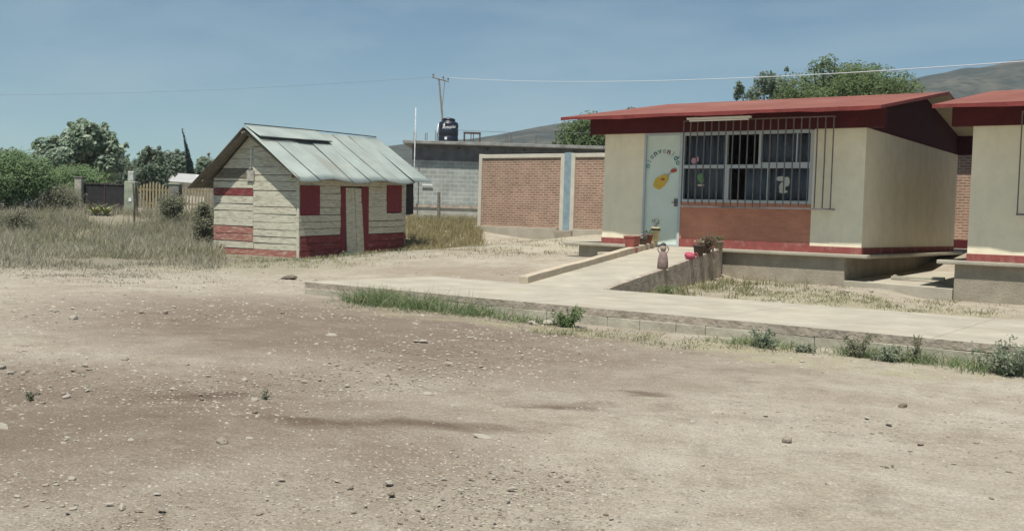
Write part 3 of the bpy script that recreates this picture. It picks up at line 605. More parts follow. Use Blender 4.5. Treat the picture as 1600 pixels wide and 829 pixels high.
planks_x(m, -GW, 0, FL - .03, .03, [(i * .25, i * .25 + .25, 0) for i in range(11)])
for z0, z1 in ((2.75, 3.1), (3.1, 3.5), (3.5, 3.9)):
    a, b = RX + (RZ - z1) * 1.42, RX - (RZ - z1) * 1.2; m.box(b, a, FL - .03, FL, z0, z1 - .01)
m.build('far_gable_wall', PM, t)
MB().box(-GW, -GW + .03, .03, FL - .03, 0, 2.62).build('rear_wall', plank, t)
m = MB(); m.box(-.1, .0, -.035, -.008, -.05, EV - .05); m.build('corner_post', plank, t)
MB().box(-.012, .03, .03, .98, 1.405, 2.375).build('window_shutter', shutred, t, bevel=.006); MB().box(-.012, .03, 4.7, 5.6, 1.46, 2.45).build('window_shutter', shutred, t, bevel=.006)
o = MB().hexa([(.02, FL + .02, 1.35), (.05, FL + .02, 1.35), (.12, FL + .36, 1.38), (.09, FL + .36, 1.38), (.02, FL + .02, 2.72), (.05, FL + .02, 2.72), (.12, FL + .36, 2.74), (.09, FL + .36, 2.74)]).build('open_shutter', gateshade, t)
MB().box(.03, .055, FL + .02, FL + .36, 2.0, 2.05).build('shutter_batten', woodgrey, o)
m = MB(); m.box(-.03, .02, 2.09, 2.34, -.05, 2.36); m.build('door_post', shutred, t); m = MB(); m.box(-.03, .02, 3.2, 3.62, -.05, 2.36); m.build('door_post', shutred, t)
m = MB(); m.hexa([(-.02, 2.42, .06), (.03, 2.42, .0), (.07, 2.9, .0), (.03, 2.9, .06), (-.02, 2.345, 2.33), (.0, 2.345, 2.33), (.0, 2.82, 2.33), (-.02, 2.82, 2.33)])
m.hexa([(.03, 2.92, .05), (.07, 2.92, .0), (.05, 3.34, .05), (.02, 3.34, .05), (-.02, 2.84, 2.33), (.01, 2.84, 2.33), (.01, 3.195, 2.31), (-.02, 3.195, 2.31)]); m.build('door', plank, t)
m = MB(); m.box(-.16, -.12, 2.1, 3.6, 0, 2.4); m.build('doorway_shade', gateshade, t)  # dark sheet standing in for the unlit space behind the door
# roof frame
for y in (-.36, 1.4, 3.0, 4.6, 6.3):
    m = MB(); m.tube([(.3, y, EV - .17), (RX, y, RZ - .06)], .045, 6); m.tube([(RX, y, RZ - .06), (-4.5, y, 2.22 + .1)], .045, 6); m.build('rafter', woodgrey, t)
m = MB(); m.tube([(RX, -.5, RZ - .1), (RX, 6.8, RZ - .07)], .05, 6); m.build('ridge_pole', woodgrey, t)
m = MB(); m.tube([(-.02, -.42, EV - .1), (-.02, 6.7, EV - .08)], .045, 6); m.tube([(-4.0, -.42, 2.5), (-4.0, 6.7, 2.52)], .045, 6); m.build('wall_plate', woodgrey, t)
def tinsheet(name, ya, yb, xa, za, xb, zb, lift, mats_, sag=.05, seedv=0):
    nw = int((yb - ya) / .0225); rows = 9; vs = []; sl_ = Vector((xb - xa, 0, zb - za)).normalized(); nr = Vector((-sl_.z, 0, sl_.x)) * (1 if xb > xa else -1)
    if nr.z < 0: nr = -nr
    for i in range(nw + 1):
        y = ya + (yb - ya) * i / nw; wv = .016 * math.sin(i * math.pi / 3 + .7)
        ee = .035 * math.sin(y * 1.7 + seedv) + .02 * math.sin(y * 4.1)
        for k_ in range(rows):
            q = k_ / (rows - 1); droop = -sag * math.sin(y * 2.4 + seedv + 1) * q ** 3 * .5
            vs.append(tuple(Vector((xa + (xb - xa + ee * q) * q, y, za + (zb - za) * q + droop)) + nr * (lift + wv)))
    fs = [(i * rows + k_, (i + 1) * rows + k_, (i + 1) * rows + k_ + 1, i * rows + k_ + 1) for i in range(nw) for k_ in range(rows - 1)]
    o = MB().add(vs, fs).build(name, mats_, t, smooth=True, fix=False); s_ = o.modifiers.new('thick', 'SOLIDIFY'); s_.thickness = .012; s_.offset = 0
    return o
tin2 = mat('streaked_zinc', (.285, .325, .305), .6, .1, 1.5, .1, 20, metal=.3, extra=blotch((.27, .24, .2), 1.6, .52, .7, .6, (1, .5, 1)))
for q_ in range(8):
    ya_ = -.46 + q_ * .9; tinsheet('roof_sheet', ya_, ya_ + 1.0, RX + RS.uniform(-.05, .03), RZ + .07, .46 + RS.uniform(-.05, .06), EV - .235 + RS.uniform(-.02, .02), .02 + .004 * (q_ % 2) + RS.uniform(0, .003), (tin, tin, tin2)[(q_ * 5 + 1) % 3], .09, q_ * .0 + 1.)
tinsheet('roof_sheet', -.46, 6.7, RX - .01, RZ + .05, -3.6, 3.0, .01, tinunder, .03, 1); tinsheet('roof_sheet', -.5, 6.7, -3.45, 3.13, -4.66, 2.24, -.01, tinunder, .03, 3)
tinsheet('ridge_sheet', -.34, 3.3, RX - .12, RZ + .12, RX + .62, RZ - .28, .06, tin, .02, 4)
m = MB(); m.tube([(RX + .66, -.3, RZ - .24), (RX + .66, 3.25, RZ - .22)], .02, 5); m.tube([(RX - .1, -.3, RZ + .2), (RX - .1, 3.3, RZ + .19), (RX, 6.7, RZ + .14)], .02, 5); m.build('sheet_edge', asph, t)
m = MB(); m.box(-2.3, -1.98, -.05, -.012, 2.5, 2.86); bx_ = m.build('meter_box', mat('meter_box_grey', (.42, .4, .35), .8), t); MB().tube([(-2.13, -.03, 2.86), (-2.11, -.03, 3.6)], .02, 6).build('conduit', white, bx_)

# ------------------------------------------------------------------ plants
def leafcloud(centres, radii, n, size, flat=.55, squash=1., droop=0.):
    """n leaf faces spread through several clumps; arrays of quads"""
    c = np.asarray(centres, float); r = np.asarray(radii, float); w = r ** 2 / (r ** 2).sum(); idx = rng.choice(len(c), n, p=w)
    d = rng.normal(size=(n, 3)); d /= np.linalg.norm(d, axis=1)[:, None]
    rad = rng.random(n) ** .45; P = c[idx] + d * (r[idx] * rad)[:, None] * np.array([1, 1, squash])
    nrm = d * .7 + rng.normal(size=(n, 3)) * .6 + np.array(SUN_FROM) * 1.0 + np.array([0, -.35, 0]); nrm /= np.linalg.norm(nrm, axis=1)[:, None]
    a = np.cross(nrm, rng.normal(size=(n, 3))); a /= np.linalg.norm(a, axis=1)[:, None]; b = np.cross(nrm, a)
    s = size * (.55 + .9 * rng.random(n)); s1 = s[:, None]; s2 = (s * flat)[:, None]
    Q = np.stack([P - a * s1, P + b * s2 - a * s1 * .1, P + a * s1, P - b * s2 - a * s1 * .1], 1)
    return Q.reshape(-1, 3)
def leafmesh(name, V, mats, parent, weights=(.3, .45, .25)):
    n = len(V) // 4
    return fast(name, V, np.arange(4 * n).reshape(n, 4), rng.choice(3, n, p=weights), mats, parent)
def tree(name, label, cat, x, y, z, hgt, wid, lf, nclump=18, nleaf=9000, leaf=.09, trunk=.16, low=.35, spread=1., group=None, seed=0, top=1., depth=None, clump=(.16, .3), flat=.55, sparse=1.):
    r_ = random.Random(seed); t = thing(name, label, cat, (x, y, z), None, group)
    cs, rs = [], []; dep = depth or wid
    th = hgt * low; mid = th + (hgt - th) * .5
    for i in range(nclump):
        for _ in range(200):
            u = Vector((r_.uniform(-1, 1), r_.uniform(-1, 1), r_.uniform(-1, 1)))
            if (.25 if i > nclump // 4 else .8) < u.length < 1 and (i > nclump // 4 or u.z > .62 - .5 * (i % 2)): break
        rr = r_.uniform(*clump) * wid
        c = Vector((u.x * (wid / 2 - rr * .8), u.y * (dep / 2 - rr * .8), mid + u.z * ((hgt - th) / 2 - rr * .6) * top)); c.x += .1 * wid * math.sin(seed)
        cs.append(c); rs.append(rr)
    for i in range(16 if nclump > 9 else 6):                # loose sprigs that break the outline
        a_ = r_.uniform(0, 6.28); e_ = r_.uniform(-.2, 1.45); q_ = r_.uniform(.9, 1.12); rr = wid * r_.uniform(.025, .06)
        c = Vector((math.cos(a_) * math.cos(e_) * wid / 2 * q_ + .1 * wid * math.sin(seed), math.sin(a_) * math.cos(e_) * dep / 2 * q_, mid + math.sin(e_) * (hgt - th) / 2 * q_)); cs.append(c); rs.append(rr)
    V = leafcloud(cs, rs, nleaf, leaf, flat)
    m = MB(); fork = Vector((r_.uniform(-.1, .1), r_.uniform(-.1, .1), max(.4, th * .75)))
    m.tube([(0, 0, -.3), fork * .5 + Vector((.06, 0, 0)), fork], [trunk * 1.25, trunk, trunk * .85], 8)
    tr = m.build('trunk', barkm, t)
    m = MB()
    for c, rr in zip(cs, rs):
        k_ = fork.lerp(c, .5) + Vector((r_.uniform(-.2, .2), r_.uniform(-.2, .2), r_.uniform(0, .25)))
        m.tube([fork, k_, c], [trunk * .45, trunk * .25, trunk * .08], 5)
    m.build('limbs', barkm, t)
    leafmesh('crown', V, leaves(*lf), t); return t
def F(pxk, d): return field(d, (pxk - 800) / 1600.)
def Z(d, pxk, pyk): return 1.5 + d / 1600. * (317.3 + .03075 * pxk - pyk)
def put(name, label, cat, pxc, d, wpx, ytop, lf, zb=None, **kw):
    x, y = F(pxc, d); zb = H(x, y) if zb is None else zb
    return tree(name, label, cat, x, y, zb, Z(d, pxc, ytop) - zb, wpx * d / 1600., lf, **kw)
put('leafy_tree', 'tall round pale-leaved tree above the dark gate, at the far side of the field', 'tree', 117, 60, 142, 197, lf_pale, nclump=30, nleaf=17000, leaf=.125, low=.28, trunk=.22, seed=1, clump=(.07, .19), flat=.75)
put('mesquite_bush', 'wide fresh green bush filling the photo edge beyond the dry field', 'bush', 10, 46, 150, 243, lf_bush, nclump=40, nleaf=32000, leaf=.055, low=.02, trunk=.1, seed=2, clump=(.13, .24))
put('mesquite_bush', 'green feathery bush in front of the tall round pale-leaved tree', 'bush', 112, 53, 130, 262, lf_bush, nclump=26, nleaf=20000, leaf=.06, low=.03, trunk=.1, seed=3, clump=(.14, .25))
put('leafy_tree', 'dusky leafy tree right behind the picket fence pillar', 'tree', 232, 58, 72, 232, lf_dark, nclump=20, nleaf=8000, leaf=.1, low=.15, trunk=.14, seed=4, clump=(.14, .24))
put('leafy_tree', 'bluish far tree between the picket fence tree and the slim cypress', 'tree', 272, 82, 70, 238, lf_dark, nclump=18, nleaf=6000, leaf=.16, low=.12, trunk=.16, seed=5)
put('leafy_tree', 'distant dull green tree at the photo edge behind the wide bush', 'tree', 15, 92, 130, 237, lf_dark, nclump=20, nleaf=6000, leaf=.2, low=.1, trunk=.2, seed=6)
put('leafy_tree', 'distant hazy tree between the round pale-leaved tree and the fence pillar', 'tree', 180, 88, 80, 247, lf_dark, nclump=16, nleaf=5000, leaf=.18, low=.1, trunk=.18, seed=7)
put('leafy_tree', 'far green tree seen just left of the shed roof, behind the white shack', 'tree', 322, 78, 55, 243, lf_dark, nclump=12, nleaf=4000, leaf=.16, low=.1, trunk=.16, seed=17)
put('mesquite_tree', 'broad feathery green tree rising behind the red classroom roof', 'tree', 1278, 47, 262, 108, lf_mesq, nclump=54, nleaf=52000, leaf=.06, low=.5, trunk=.2, seed=8, clump=(.06, .16), spread=1)
put('leafy_tree', 'sparse dusky tree with open twigs beside the broad feathery tree', 'tree', 1190, 50, 150, 116, lf_dark, nclump=26, nleaf=6500, leaf=.075, low=.45, trunk=.14, seed=9, clump=(.06, .12), flat=.7)
put('mesquite_tree', 'light green tree above the brick wall beside the classroom eave', 'tree', 912, 64, 110, 183, lf_mesq, nclump=24, nleaf=16000, leaf=.085, low=.3, trunk=.18, seed=10)
put('leafy_tree', 'twiggy tree tip barely showing over the classroom ridge', 'tree', 985, 50, 60, 164, lf_dark, nclump=9, nleaf=700, leaf=.08, low=.5, trunk=.1, seed=11, clump=(.08, .15))
put('shrub', 'small olive shrub growing in front of the picket fence', 'shrub', 268, 42.5, 56, 300, lf_drg, nclump=22, nleaf=4200, leaf=.035, low=.01, trunk=.03, seed=12, zb=1.0)
put('shrub', 'tall weedy green shrub against the shed gable corner', 'shrub', 316, 37.5, 42, 314, lf_drg, nclump=20, nleaf=3800, leaf=.035, low=.01, trunk=.03, seed=13)
put('shrub', 'greyish brush heap by the low stone wall', 'shrub', 92, 46, 74, 290, lf_drg, nclump=24, nleaf=6000, leaf=.035, low=.01, trunk=.03, seed=14, zb=1.1)
put('shrub', 'thorny grey-green shrub at the photo edge in the dry field', 'shrub', 22, 40, 76, 325, lf_drg, nclump=20, nleaf=3000, leaf=.03, low=.01, trunk=.03, seed=15)
# cypress: a slim leaning spindle
x, y = F(297, 70); t = thing('cypress_tree', 'slim dark cypress curving up beside the shed roof', 'cypress tree', (x, y, 1.3))
sp = [Vector((.12 - .02 * q - .75 * (q / 5.6) ** 2.2, -.3 * (q / 5.6) ** 2, q)) for q in np.linspace(.2, 5.5, 16)]
MB().tube([(.12, 0, -.2), sp[3], sp[9], sp[15]], [.09, .07, .05, .02], 6).build('trunk', barkm, t)
sq = [Vector((np.interp(q, [p.z for p in sp], [p.x for p in sp]), np.interp(q, [p.z for p in sp], [p.y for p in sp]), q)) for q in np.linspace(.25, 5.6, 44)]
leafmesh('crown', leafcloud([tuple(p) for p in sq], [max(.06, .43 * (1 - (i / 43.) ** 1.5)) * (.6 + .4 * min(1, i / 8.)) for i, p in enumerate(sq)], 9000, .07, .35), leaves(*lf_cyp), t)
# agaves by the gate
for pxk, lab in ((146, 'yellow-green agave nearest the dark gate'), (163, 'yellow-green agave between the gate and the mossy pillar')):
    x, y = F(pxk, 45); t = thing('agave_plant', lab, 'agave', (x, y, H(x, y)), None); m = MB()
    for k_ in range(16):
        a = k_ * 2.4; e = .35 + .5 * (k_ % 4) / 4; l_ = .55
        p0 = Vector((0, 0, .05)); p1 = Vector((math.cos(a) * l_ * .5, math.sin(a) * l_ * .5, l_ * e)); p2 = Vector((math.cos(a) * l_, math.sin(a) * l_, l_ * e * 1.3)); s_ = Vector((-math.sin(a), math.cos(a), 0)) * .045
        m.add([p0 - s_ * .6, p0 + s_ * .6, p1 + s_, p1 - s_, p2], [(0, 1, 2, 3), (3, 2, 4)], k_ % 2)
    o = m.build('leaves', [mat('agave_green', (.2, .24, .1), .6), mat('agave_yellow', (.32, .31, .13), .6)], t, fix=False); s_ = o.modifiers.new('thick', 'SOLIDIFY'); s_.thickness = .012
    MB().lathe([(.05, -.05), (.07, .05), (.03, .15)], 8).build('heart', mat('agave_green', (.2, .24, .1)), t)

# grass: one object per kind of growth, far too many blades to count
def blades(name, pts, hs, wd, lf, lean=.6):
    n = len(pts); P = np.asarray(pts, float); a = rng.random(n) * 2 * np.pi; hs = np.asarray(hs)[:, None]
    s = np.stack([np.cos(a), np.sin(a), np.zeros(n)], 1) * np.asarray(wd).reshape(-1, 1)
    ln = np.concatenate([rng.normal(size=(n, 2)) * lean, np.ones((n, 1))], 1) * hs; ml = ln * np.array([.4, .4, .55])
    V = np.stack([P - s, P + s, P + ml + s * .8, P + ml - s * .8, P + ml - s * .8, P + ml + s * .8, P + ln + s * .12, P + ln - s * .12], 1).reshape(-1, 3)
    F_ = np.arange(8 * n).reshape(2 * n, 4); o = fast(name, V, F_, np.repeat(rng.choice(3, n, p=(.35, .4, .25)), 2), leaves(*lf)); tag(o, kind='stuff'); return o
def tufth(n, per, lo, hi, pw=1.5): return np.repeat(lo + (hi - lo) * rng.random(n) ** pw, per) * (.5 + .5 * rng.random(n * per))
def tufted(centres, per, r):
    c = np.repeat(np.asarray(centres), per, 0); c = c + rng.normal(size=c.shape) * r; return np.column_stack([c, HT(c[:, 0], c[:, 1]) - .02])
def scatter(n, p0, p1, d0, d1, pw=1.):
    k_ = (p0 + (p1 - p0) * rng.random(n) - 800) / 1600.; d = d0 + (d1 - d0) * rng.random(n) ** pw; l_ = k_ * d
    return np.stack([-.5803 * d + .8144 * l_, .8144 * d + .5803 * l_], 1), d
c, d = scatter(6600, -90, 338, 19, 46, .62); kp = np.array([noise.noise((a * .33, b * .33, 2)) + .5 * noise.noise((a * .9, b * .9, 5)) for a, b in c]) > rng.uniform(-.3, .3, len(c)); c, d = c[kp], d[kp]; P = tufted(c, 14, .16); dd = np.repeat(d, 14)
blades('dry_grass', P, (.14 + .4 * rng.random(len(P))) * np.clip((dd - 22) / 13, .1, .9) * np.repeat(.5 + .8 * rng.random(len(c)), 14), .011, lf_dry, .4)
c, d = scatter(2200, -90, 335, 29, 47, .7); kp = np.array([noise.noise((a * .25, b * .25, 7)) for a, b in c]) > rng.uniform(-.2, .4, len(c)); c, d = c[kp], d[kp]; P = tufted(c, 14, .2)
blades('dry_grass', P, (.15 + .38 * rng.random(len(P))) * np.repeat(.4 + 1.0 * rng.random(len(c)), 14) * np.repeat(np.clip((d - 24) / 10, .3, 1), 14), .011, lf_drygreen, .4)
c, d = scatter(700, 632, 748, 37.5, 48); P = tufted(c, 12, .14)
blades('dry_grass', P, .12 + .3 * rng.random(len(P)), .011, ('straw', [(.36, .31, .17), (.45, .39, .22), (.3, .27, .15)]), .4)
c, d = scatter(420, 640, 905, 28, 42); kp = (c[:, 1] < 34.6) & ((c[:, 1] < 23.5) | (c[:, 0] < -15.8)) & (c[:, 1] > 17.2); c = c[kp]; P = tufted(c, 12, .16); blades('dry_grass', P, tufth(len(c), 12, .03, .16), .009, ('bank_straw', [(.34, .30, .19), (.43, .38, .26), (.5, .45, .33)]), .8)
c, d = scatter(260, 300, 640, 26.5, 33); P = tufted(c, 10, .12)
blades('short_grass', P, .04 + .09 * rng.random(len(P)), .009, lf_drygreen, .6)
def line(n, xa, xb, ya, yb): return np.stack([xa + (xb - xa) * rng.random(n), ya + (yb - ya) * rng.random(n)], 1)
cl = rng.uniform(-12.3, -9.3, 15); c = np.column_stack([np.repeat(cl, 9) + rng.normal(size=135) * .13, 12.52 + rng.normal(size=135) * .12 - .0 * np.repeat(cl, 9)])
c = np.concatenate([c, np.column_stack([rng.normal(-11.1, .55, 80), rng.normal(12.42, .13, 80)]), line(34, -9.6, -7.9, 12.2, 12.5), line(30, -12.6, -9.3, 12.1, 12.6)]); P = tufted(c, 16, .08)
blades('verge_grass', P, tufth(len(c), 16, .06, .40) * np.where(P[:, 0] > -9.4, .55, 1), .008, lf_strip, .8)
c = np.concatenate([line(70, -5.3, -1.2, 12.15, 12.5), np.column_stack([rng.normal(-3.3, .35, 40), rng.normal(12.3, .1, 40)]), np.column_stack([rng.normal(-1.9, .5, 50), rng.normal(12.2, .15, 50)]), np.column_stack([rng.normal(-4.9, .3, 26), rng.normal(12.3, .1, 26)])]); P = tufted(c, 16, .08)
blades('verge_grass', P, tufth(len(c), 16, .04, .22), .006, lf_strip, .8)
c = np.concatenate([line(60, -9.0, -2.6, 11.8, 12.4), line(60, -7.6, -5.4, 11.2, 12.2), line(50, -12.5, -9, 11.7, 12.3)]); P = tufted(c, 20, .1)
blades('verge_grass', P, tufth(len(c), 20, .03, .1), .006, lf_drygreen, .7)
c = np.concatenate([np.column_stack([rng.normal(-9.35, .4, 110), rng.uniform(16.8, 21, 110)]), line(60, -10.2, -8.2, 20, 23.4)]); P = tufted(c, 20, .12)
blades('verge_grass', P, tufth(len(c), 20, .05, .3), .007, ('yellowing_verge', [(.18, .21, .10), (.29, .29, .15), (.42, .38, .23)]), .55)
c = np.concatenate([line(170, -8.8, -4.6, 17.2, 23.7), line(40, -5.4, -2.3, 20, 23.9), line(60, -8.4, -6, 19, 22)]); P = tufted(c, 16, .14)
blades('short_grass', P, tufth(len(c), 16, .03, .13), .008, lf_drygreen, .7)
# seeding stalks standing over the verge
P = tufted(line(34, -12.6, -9.6, 12.3, 12.7), 2, .05); blades('seed_stalks', P, .25 + .25 * rng.random(len(P)), .004, lf_drygreen, .12)

def weed(label, x, y, w, h, lf, n=420, leaf=.022, seed=0, name='weed_clump', stems=14):
    t = thing(name, label, 'weed', (x, y, H(x, y) - .01)); r_ = random.Random(seed); m = MB(); cs = []; rs = []
    for k_ in range(stems):
        a = r_.uniform(0, 6.28); q = r_.random() ** .6; tip = Vector((math.cos(a) * w / 2 * q, math.sin(a) * w / 2.4 * q, h * r_.uniform(.25, 1)))
        m.tube([(0, 0, 0), (tip.x * .5, tip.y * .5, tip.z * .65), tip], [.005, .004, .002], 4)
        for u in (.15, .4, .7, 1): cs.append((tip.x * u, tip.y * u, tip.z * (.15 + .85 * u) * (.9))); rs.append(.05 * (w + h) * r_.uniform(.8, 1.5))
    m.build('stems', mat('weed_stem', (.14, .14, .07), .9), t); leafmesh('leaves', leafcloud(cs, rs, int(n * 1.5), leaf * .9, .5), leaves(*lf), t)
weed('bright green leafy weed at the walkway edge beside two pale boulders', -7.72, 12.22, .5, .34, lf_weed, 900, .022, 1, stems=22)
weed('ragged grey-green weed against the walkway footing, alone between bare stretches', -4.78, 12.1, .42, .26, lf_weedg, 520, .02, 2)
weed('tiny low weed creeping along the walkway footing', -4.28, 12.15, .34, .13, lf_weedg, 260, .018, 3)
weed('dry olive weed with brown stalks standing against the footing blocks', -3.62, 12.15, .46, .32, lf_grey, 520, .017, 4, stems=22)
weed('round grey-green tussock next to the dry olive weed', -3.22, 12.0, .5, .2, lf_weedg, 700, .018, 5, stems=20)
weed('thin upright brownish weed rising over the walkway lip', -2.98, 12.22, .2, .36, lf_grey, 220, .014, 6)
weed('large grey-green saltbush at the photo edge under the walkway', -2.0, 12.0, .85, .4, lf_weedg, 1700, .02, 7, stems=34)
weed('spreading grey-green weed just beyond the large saltbush', -1.45, 12.15, .7, .3, lf_weedg, 1000, .02, 8, stems=24)
weed('small dark twiggy weed on open dirt near the photo edge', -7.55, 4.25, .2, .1, lf_grey, 90, .012, 9, stems=9)
weed('single dark sprig on the open gravel', -6.32, 5.52, .12, .09, lf_dark, 60, .01, 10, stems=6)
weed('low yellow-green weed at the foot of the ramp side wall', -9.2, 18.2, .5, .3, lf_weed, 500, .02, 11)
weed('tufted weed in the bare strip before the classroom footing', -6.55, 17.6, .5, .18, lf_weed, 420, .018, 12)
weed('dark low weed added in place of the ground shadow by the shed door', -25.0, 25.4, 1.5, .2, lf_dark, 700, .03, 13, stems=20)  # added dark leaves stand in for the shadow on the soil here
weed('greyish weed at the shed gable foot', -28.6, 22.6, .6, .45, lf_grey, 420, .03, 14)
weed('dry twig lying on the open dirt under the saltbush', -1.73, 6.63, .16, .03, lf_grey, 20, .008, 15, stems=7)

# ------------------------------------------------------------------ field fence, gate, walls
x, y = F(203, 46); t = thing('gate_pillar', 'mossy broad pillar with stepped cap between gate and picket fence', 'pillar', (x, y, .8), Euler((0, 0, R(35))))
MB().box(-.24, .24, -.24, .24, 0, 1.85).build('shaft', pillarm, t, bevel=.03); MB().box(-.13, .13, -.13, .13, 1.85, 2.3).build('cap', mat('cap_render', (.5, .52, .48), .9), t, bevel=.03)
MB().box(-.02, .1, -.26, -.242, .95, 1.1).build('letter_plate', white, t)
x, y = F(272, 46); t = thing('fence_pillar', 'grey square pillar standing between two picket panels', 'pillar', (x, y, .8), Euler((0, 0, R(35))))
MB().box(-.22, .22, -.22, .22, 0, 1.75).build('shaft', stonewall, t, bevel=.03); MB().box(-.25, .25, -.25, .25, 1.751, 1.83).build('cap', pillarm, t, bevel=.02)
x, y = F(122, 47.5); t = thing('gate_pillar', 'pale weathered stone pillar on the far side of the dark gate', 'pillar', (x, y, .8), Euler((0, 0, R(35))))
MB().box(-.17, .17, -.2, .2, 0, 1.95).build('shaft', mat('lime_washed_stone', (.4, .39, .33), .95, .3, 3, .5, 8), t, bevel=.04); MB().box(-.2, .2, -.22, .22, 1.951, 2.03).build('cap', stonewall, t, bevel=.02)
def pickets(label, pa, pb, d, arch):
    xa, ya = F(pa, d); xb, yb = F(pb, d); v = Vector((xb - xa, yb - ya, 0)); l_ = v.length
    t = thing('picket_fence', label, 'fence', (xa, ya, 1.45), Euler((0, 0, math.atan2(v.y, v.x)))); n_ = int(l_ / .13)
    MB().box(0, l_, .03, .07, .22, .29).box(0, l_, .03, .07, .82, .89).build('rail', woodpale, t)
    for i in range(n_):
        q = (i + .5) / n_; hh = .98 + arch * math.sin(q * math.pi) + random.uniform(-.03, .03); x_ = q * l_
        MB().prism([(x_ - .038, 0), (x_ + .038, 0), (x_ + .038, hh - .07), (x_, hh), (x_ - .038, hh - .07)], 'y', 0, .028).build('picket', woodpale, t)
pickets('yellow picket fence panel with arched top between the two pillars', 210, 264, 46, .22); pickets('yellow picket fence panel running behind the shed gable', 281, 330, 46, .1)
x, y = F(128, 47.6); t = thing('field_gate', 'dark sheet gate between the pale stone pillar and the mossy pillar', 'gate', (x, y, 1.25), Euler((0, 0, R(35))))
MB().box(0, 1.98, 0, .04, .05, 1.25).build('gate_sheet', gateshade, t); m = MB(); m.box(-.03, .03, -.03, -.002, 0, 1.3); m.box(.97, 1.02, -.03, -.002, 0, 1.3); m.box(1.95, 2.01, -.03, -.002, 0, 1.3); m.box(-.03, 2.01, -.036, -.004, 1.26, 1.31); m.build('gate_frame', mat('gate_rust', (.07, .045, .05), .9), t)
xa, ya = F(52, 49); t = thing('stone_wall', 'low grey stone wall running behind the brush up to the pale pillar', 'wall', (xa, ya, .7), Euler((0, 0, R(35.5))))
m = MB(); i = 0.
while i < 2.0:
    w_ = RS.uniform(.3, .6); hh = 1.5 + RS.uniform(-.14, .14); m.box(i, i + w_ - .004, RS.uniform(-.04, .04), .4, 0, hh); i += w_
m.build('stonework', stonewall, t)
x, y = F(290, 63); t = thing('white_shack', 'low white shack with pale roof half hidden behind the picket fence', 'shack', (x, y, 1.2), Euler((0, 0, R(38))))
MB().box(-1.1, 1.1, 0, 2.4, 0, 1.9).build('wall', mat('shack_wall', (.6, .58, .53), .9), t)
m = MB(); m.prism([(-1.35, 1.95), (1.35, 1.86), (1.35, 1.92), (.5, 2.42), (-.6, 2.46)], 'y', -.3, 2.6); m.build('roof', white, t)
x, y = F(683, 46); t = thing('fence_post', 'lone grey wooden post standing before the concrete block house', 'post', (x, y, 1.1)); MB().tube([(.03, 0, -.3), (.01, 0, .7), (-.02, 0, 1.5)], [.075, .07, .065], 8).build('timber', woodgrey, t); MB().tube([(-.07, -.07, 1.1), (.07, .07, 1.12)], .012, 5).build('nail', steel, t)
x, y = F(208, 43); t = thing('fence_post', 'dark thin stake leaning in the dry field before the mossy pillar', 'post', (x, y, 1.0)); MB().tube([(0, 0, -.2), (.0, 0, .6), (-.12, 0, 1.5)], [.045, .04, .03], 6).build('timber', barkm, t); MB().tube([(-.04, -.05, .8), (.03, .05, .8)], .012, 5).build('wire_tie', steel, t)
x, y = F(690, 47.5); t = thing('concrete_block', 'pale loose concrete block lying in dry grass below the block house', 'block', (x - .5, y - .3, H(x, y) + .02), Euler((.05, .03, R(50)))); MB().box(-.3, .3, -.14, .14, 0, .28).build('block_body', blockpale, t, bevel=.02)

# ------------------------------------------------------------------ things along the ramp
def onL(tt): p = A0.lerp(A1, tt); return Vector((p.x - .08, p.y, p.z + .14))
def onR(tt): p = B0.lerp(B1, tt); return Vector((p.x + .07, p.y, p.z + .04))
terra = mat('red_plastic_pot', (.33, .1, .085), .6, .1, 5); darkpot = mat('dark_clay_pot', (.1, .075, .065), .8, .2, 6); soil = mat('potting_soil', (.07, .05, .035), .95)
yellow = mat('cream_yellow_tin', (.5, .45, .25), .7, .12, 6); pink = mat('pink_plastic', (.42, .075, .12), .6, .05, 6); mauve = mat('dusty_mauve_cloth', (.25, .18, .165), .9, .15, 10, .3, 30); greenpot = mat('olive_pot_glaze', (.24, .235, .17), .7)
p = onL(.80); t = thing('planter_box', 'red rectangular planter standing on the ramp kerb', 'planter', (p.x - .08, p.y, p.z - .02), Euler((0, 0, R(8))))
t.scale = (.62, .6, .8)
m = MB(); m.hexa([(-.17, -.3, 0), (.17, -.3, 0), (.17, .3, 0), (-.17, .3, 0), (-.22, -.36, .3), (.22, -.36, .3), (.22, .36, .3), (-.22, .36, .3)]); m.build('box_body', terra, t, bevel=.01)
m = MB(); m.box(-.24, .24, -.38, .38, .3, .35); m.build('rim', terra, t, bevel=.01); MB().box(-.2, .2, -.33, .33, .35, .354).build('soil', soil, t)
m = MB(); m.hexa([(.2, -.34, -.12), (.3, -.34, -.12), (.3, -.1, -.12), (.2, -.1, -.12), (.2, -.34, .0), (.28, -.34, .0), (.28, -.1, .0), (.2, -.1, .0)]); m.build('fallen_shard', terra, t)
def pot(name, label, p, r, h, mm, plant=None, ph=.15, nl=120, cat='flower pot', tilt=0.):
    t = thing(name, label, cat, tuple(p), Euler((tilt, tilt * .6, 0)))
    MB().lathe([(r * .72, 0), (r * .98, h * .85), (r * 1.1, h * .86), (r * 1.1, h), (r * .95, h), (r * .93, h * .9)], 20).build('pot_body', mm, t, smooth=True)
    MB().lathe([(r * .92, h * .88), (r * .5, h * .93), (.004, h * .95)], 16).build('soil', soil, t)
    if plant:
        m = MB(); cs = []
        for k_ in range(7):
            a = k_ * 2.4; tip = Vector((math.cos(a) * r * .8, math.sin(a) * r * .8, h + ph * (.6 + .4 * (k_ % 3) / 2))); m.tube([(0, 0, h * .9), tip], [.006, .003], 4); cs.append(tuple(tip))
        m.build('stems', barkm, t); leafmesh('leaves', leafcloud(cs, [ph * .35] * 7, nl, .022, .5), leaves(*plant), t)
    return t
pot('flower_pot', 'small dark pot next to the red rectangular planter', onL(.875), .11, .16, darkpot, lf_dark, .06, 60)
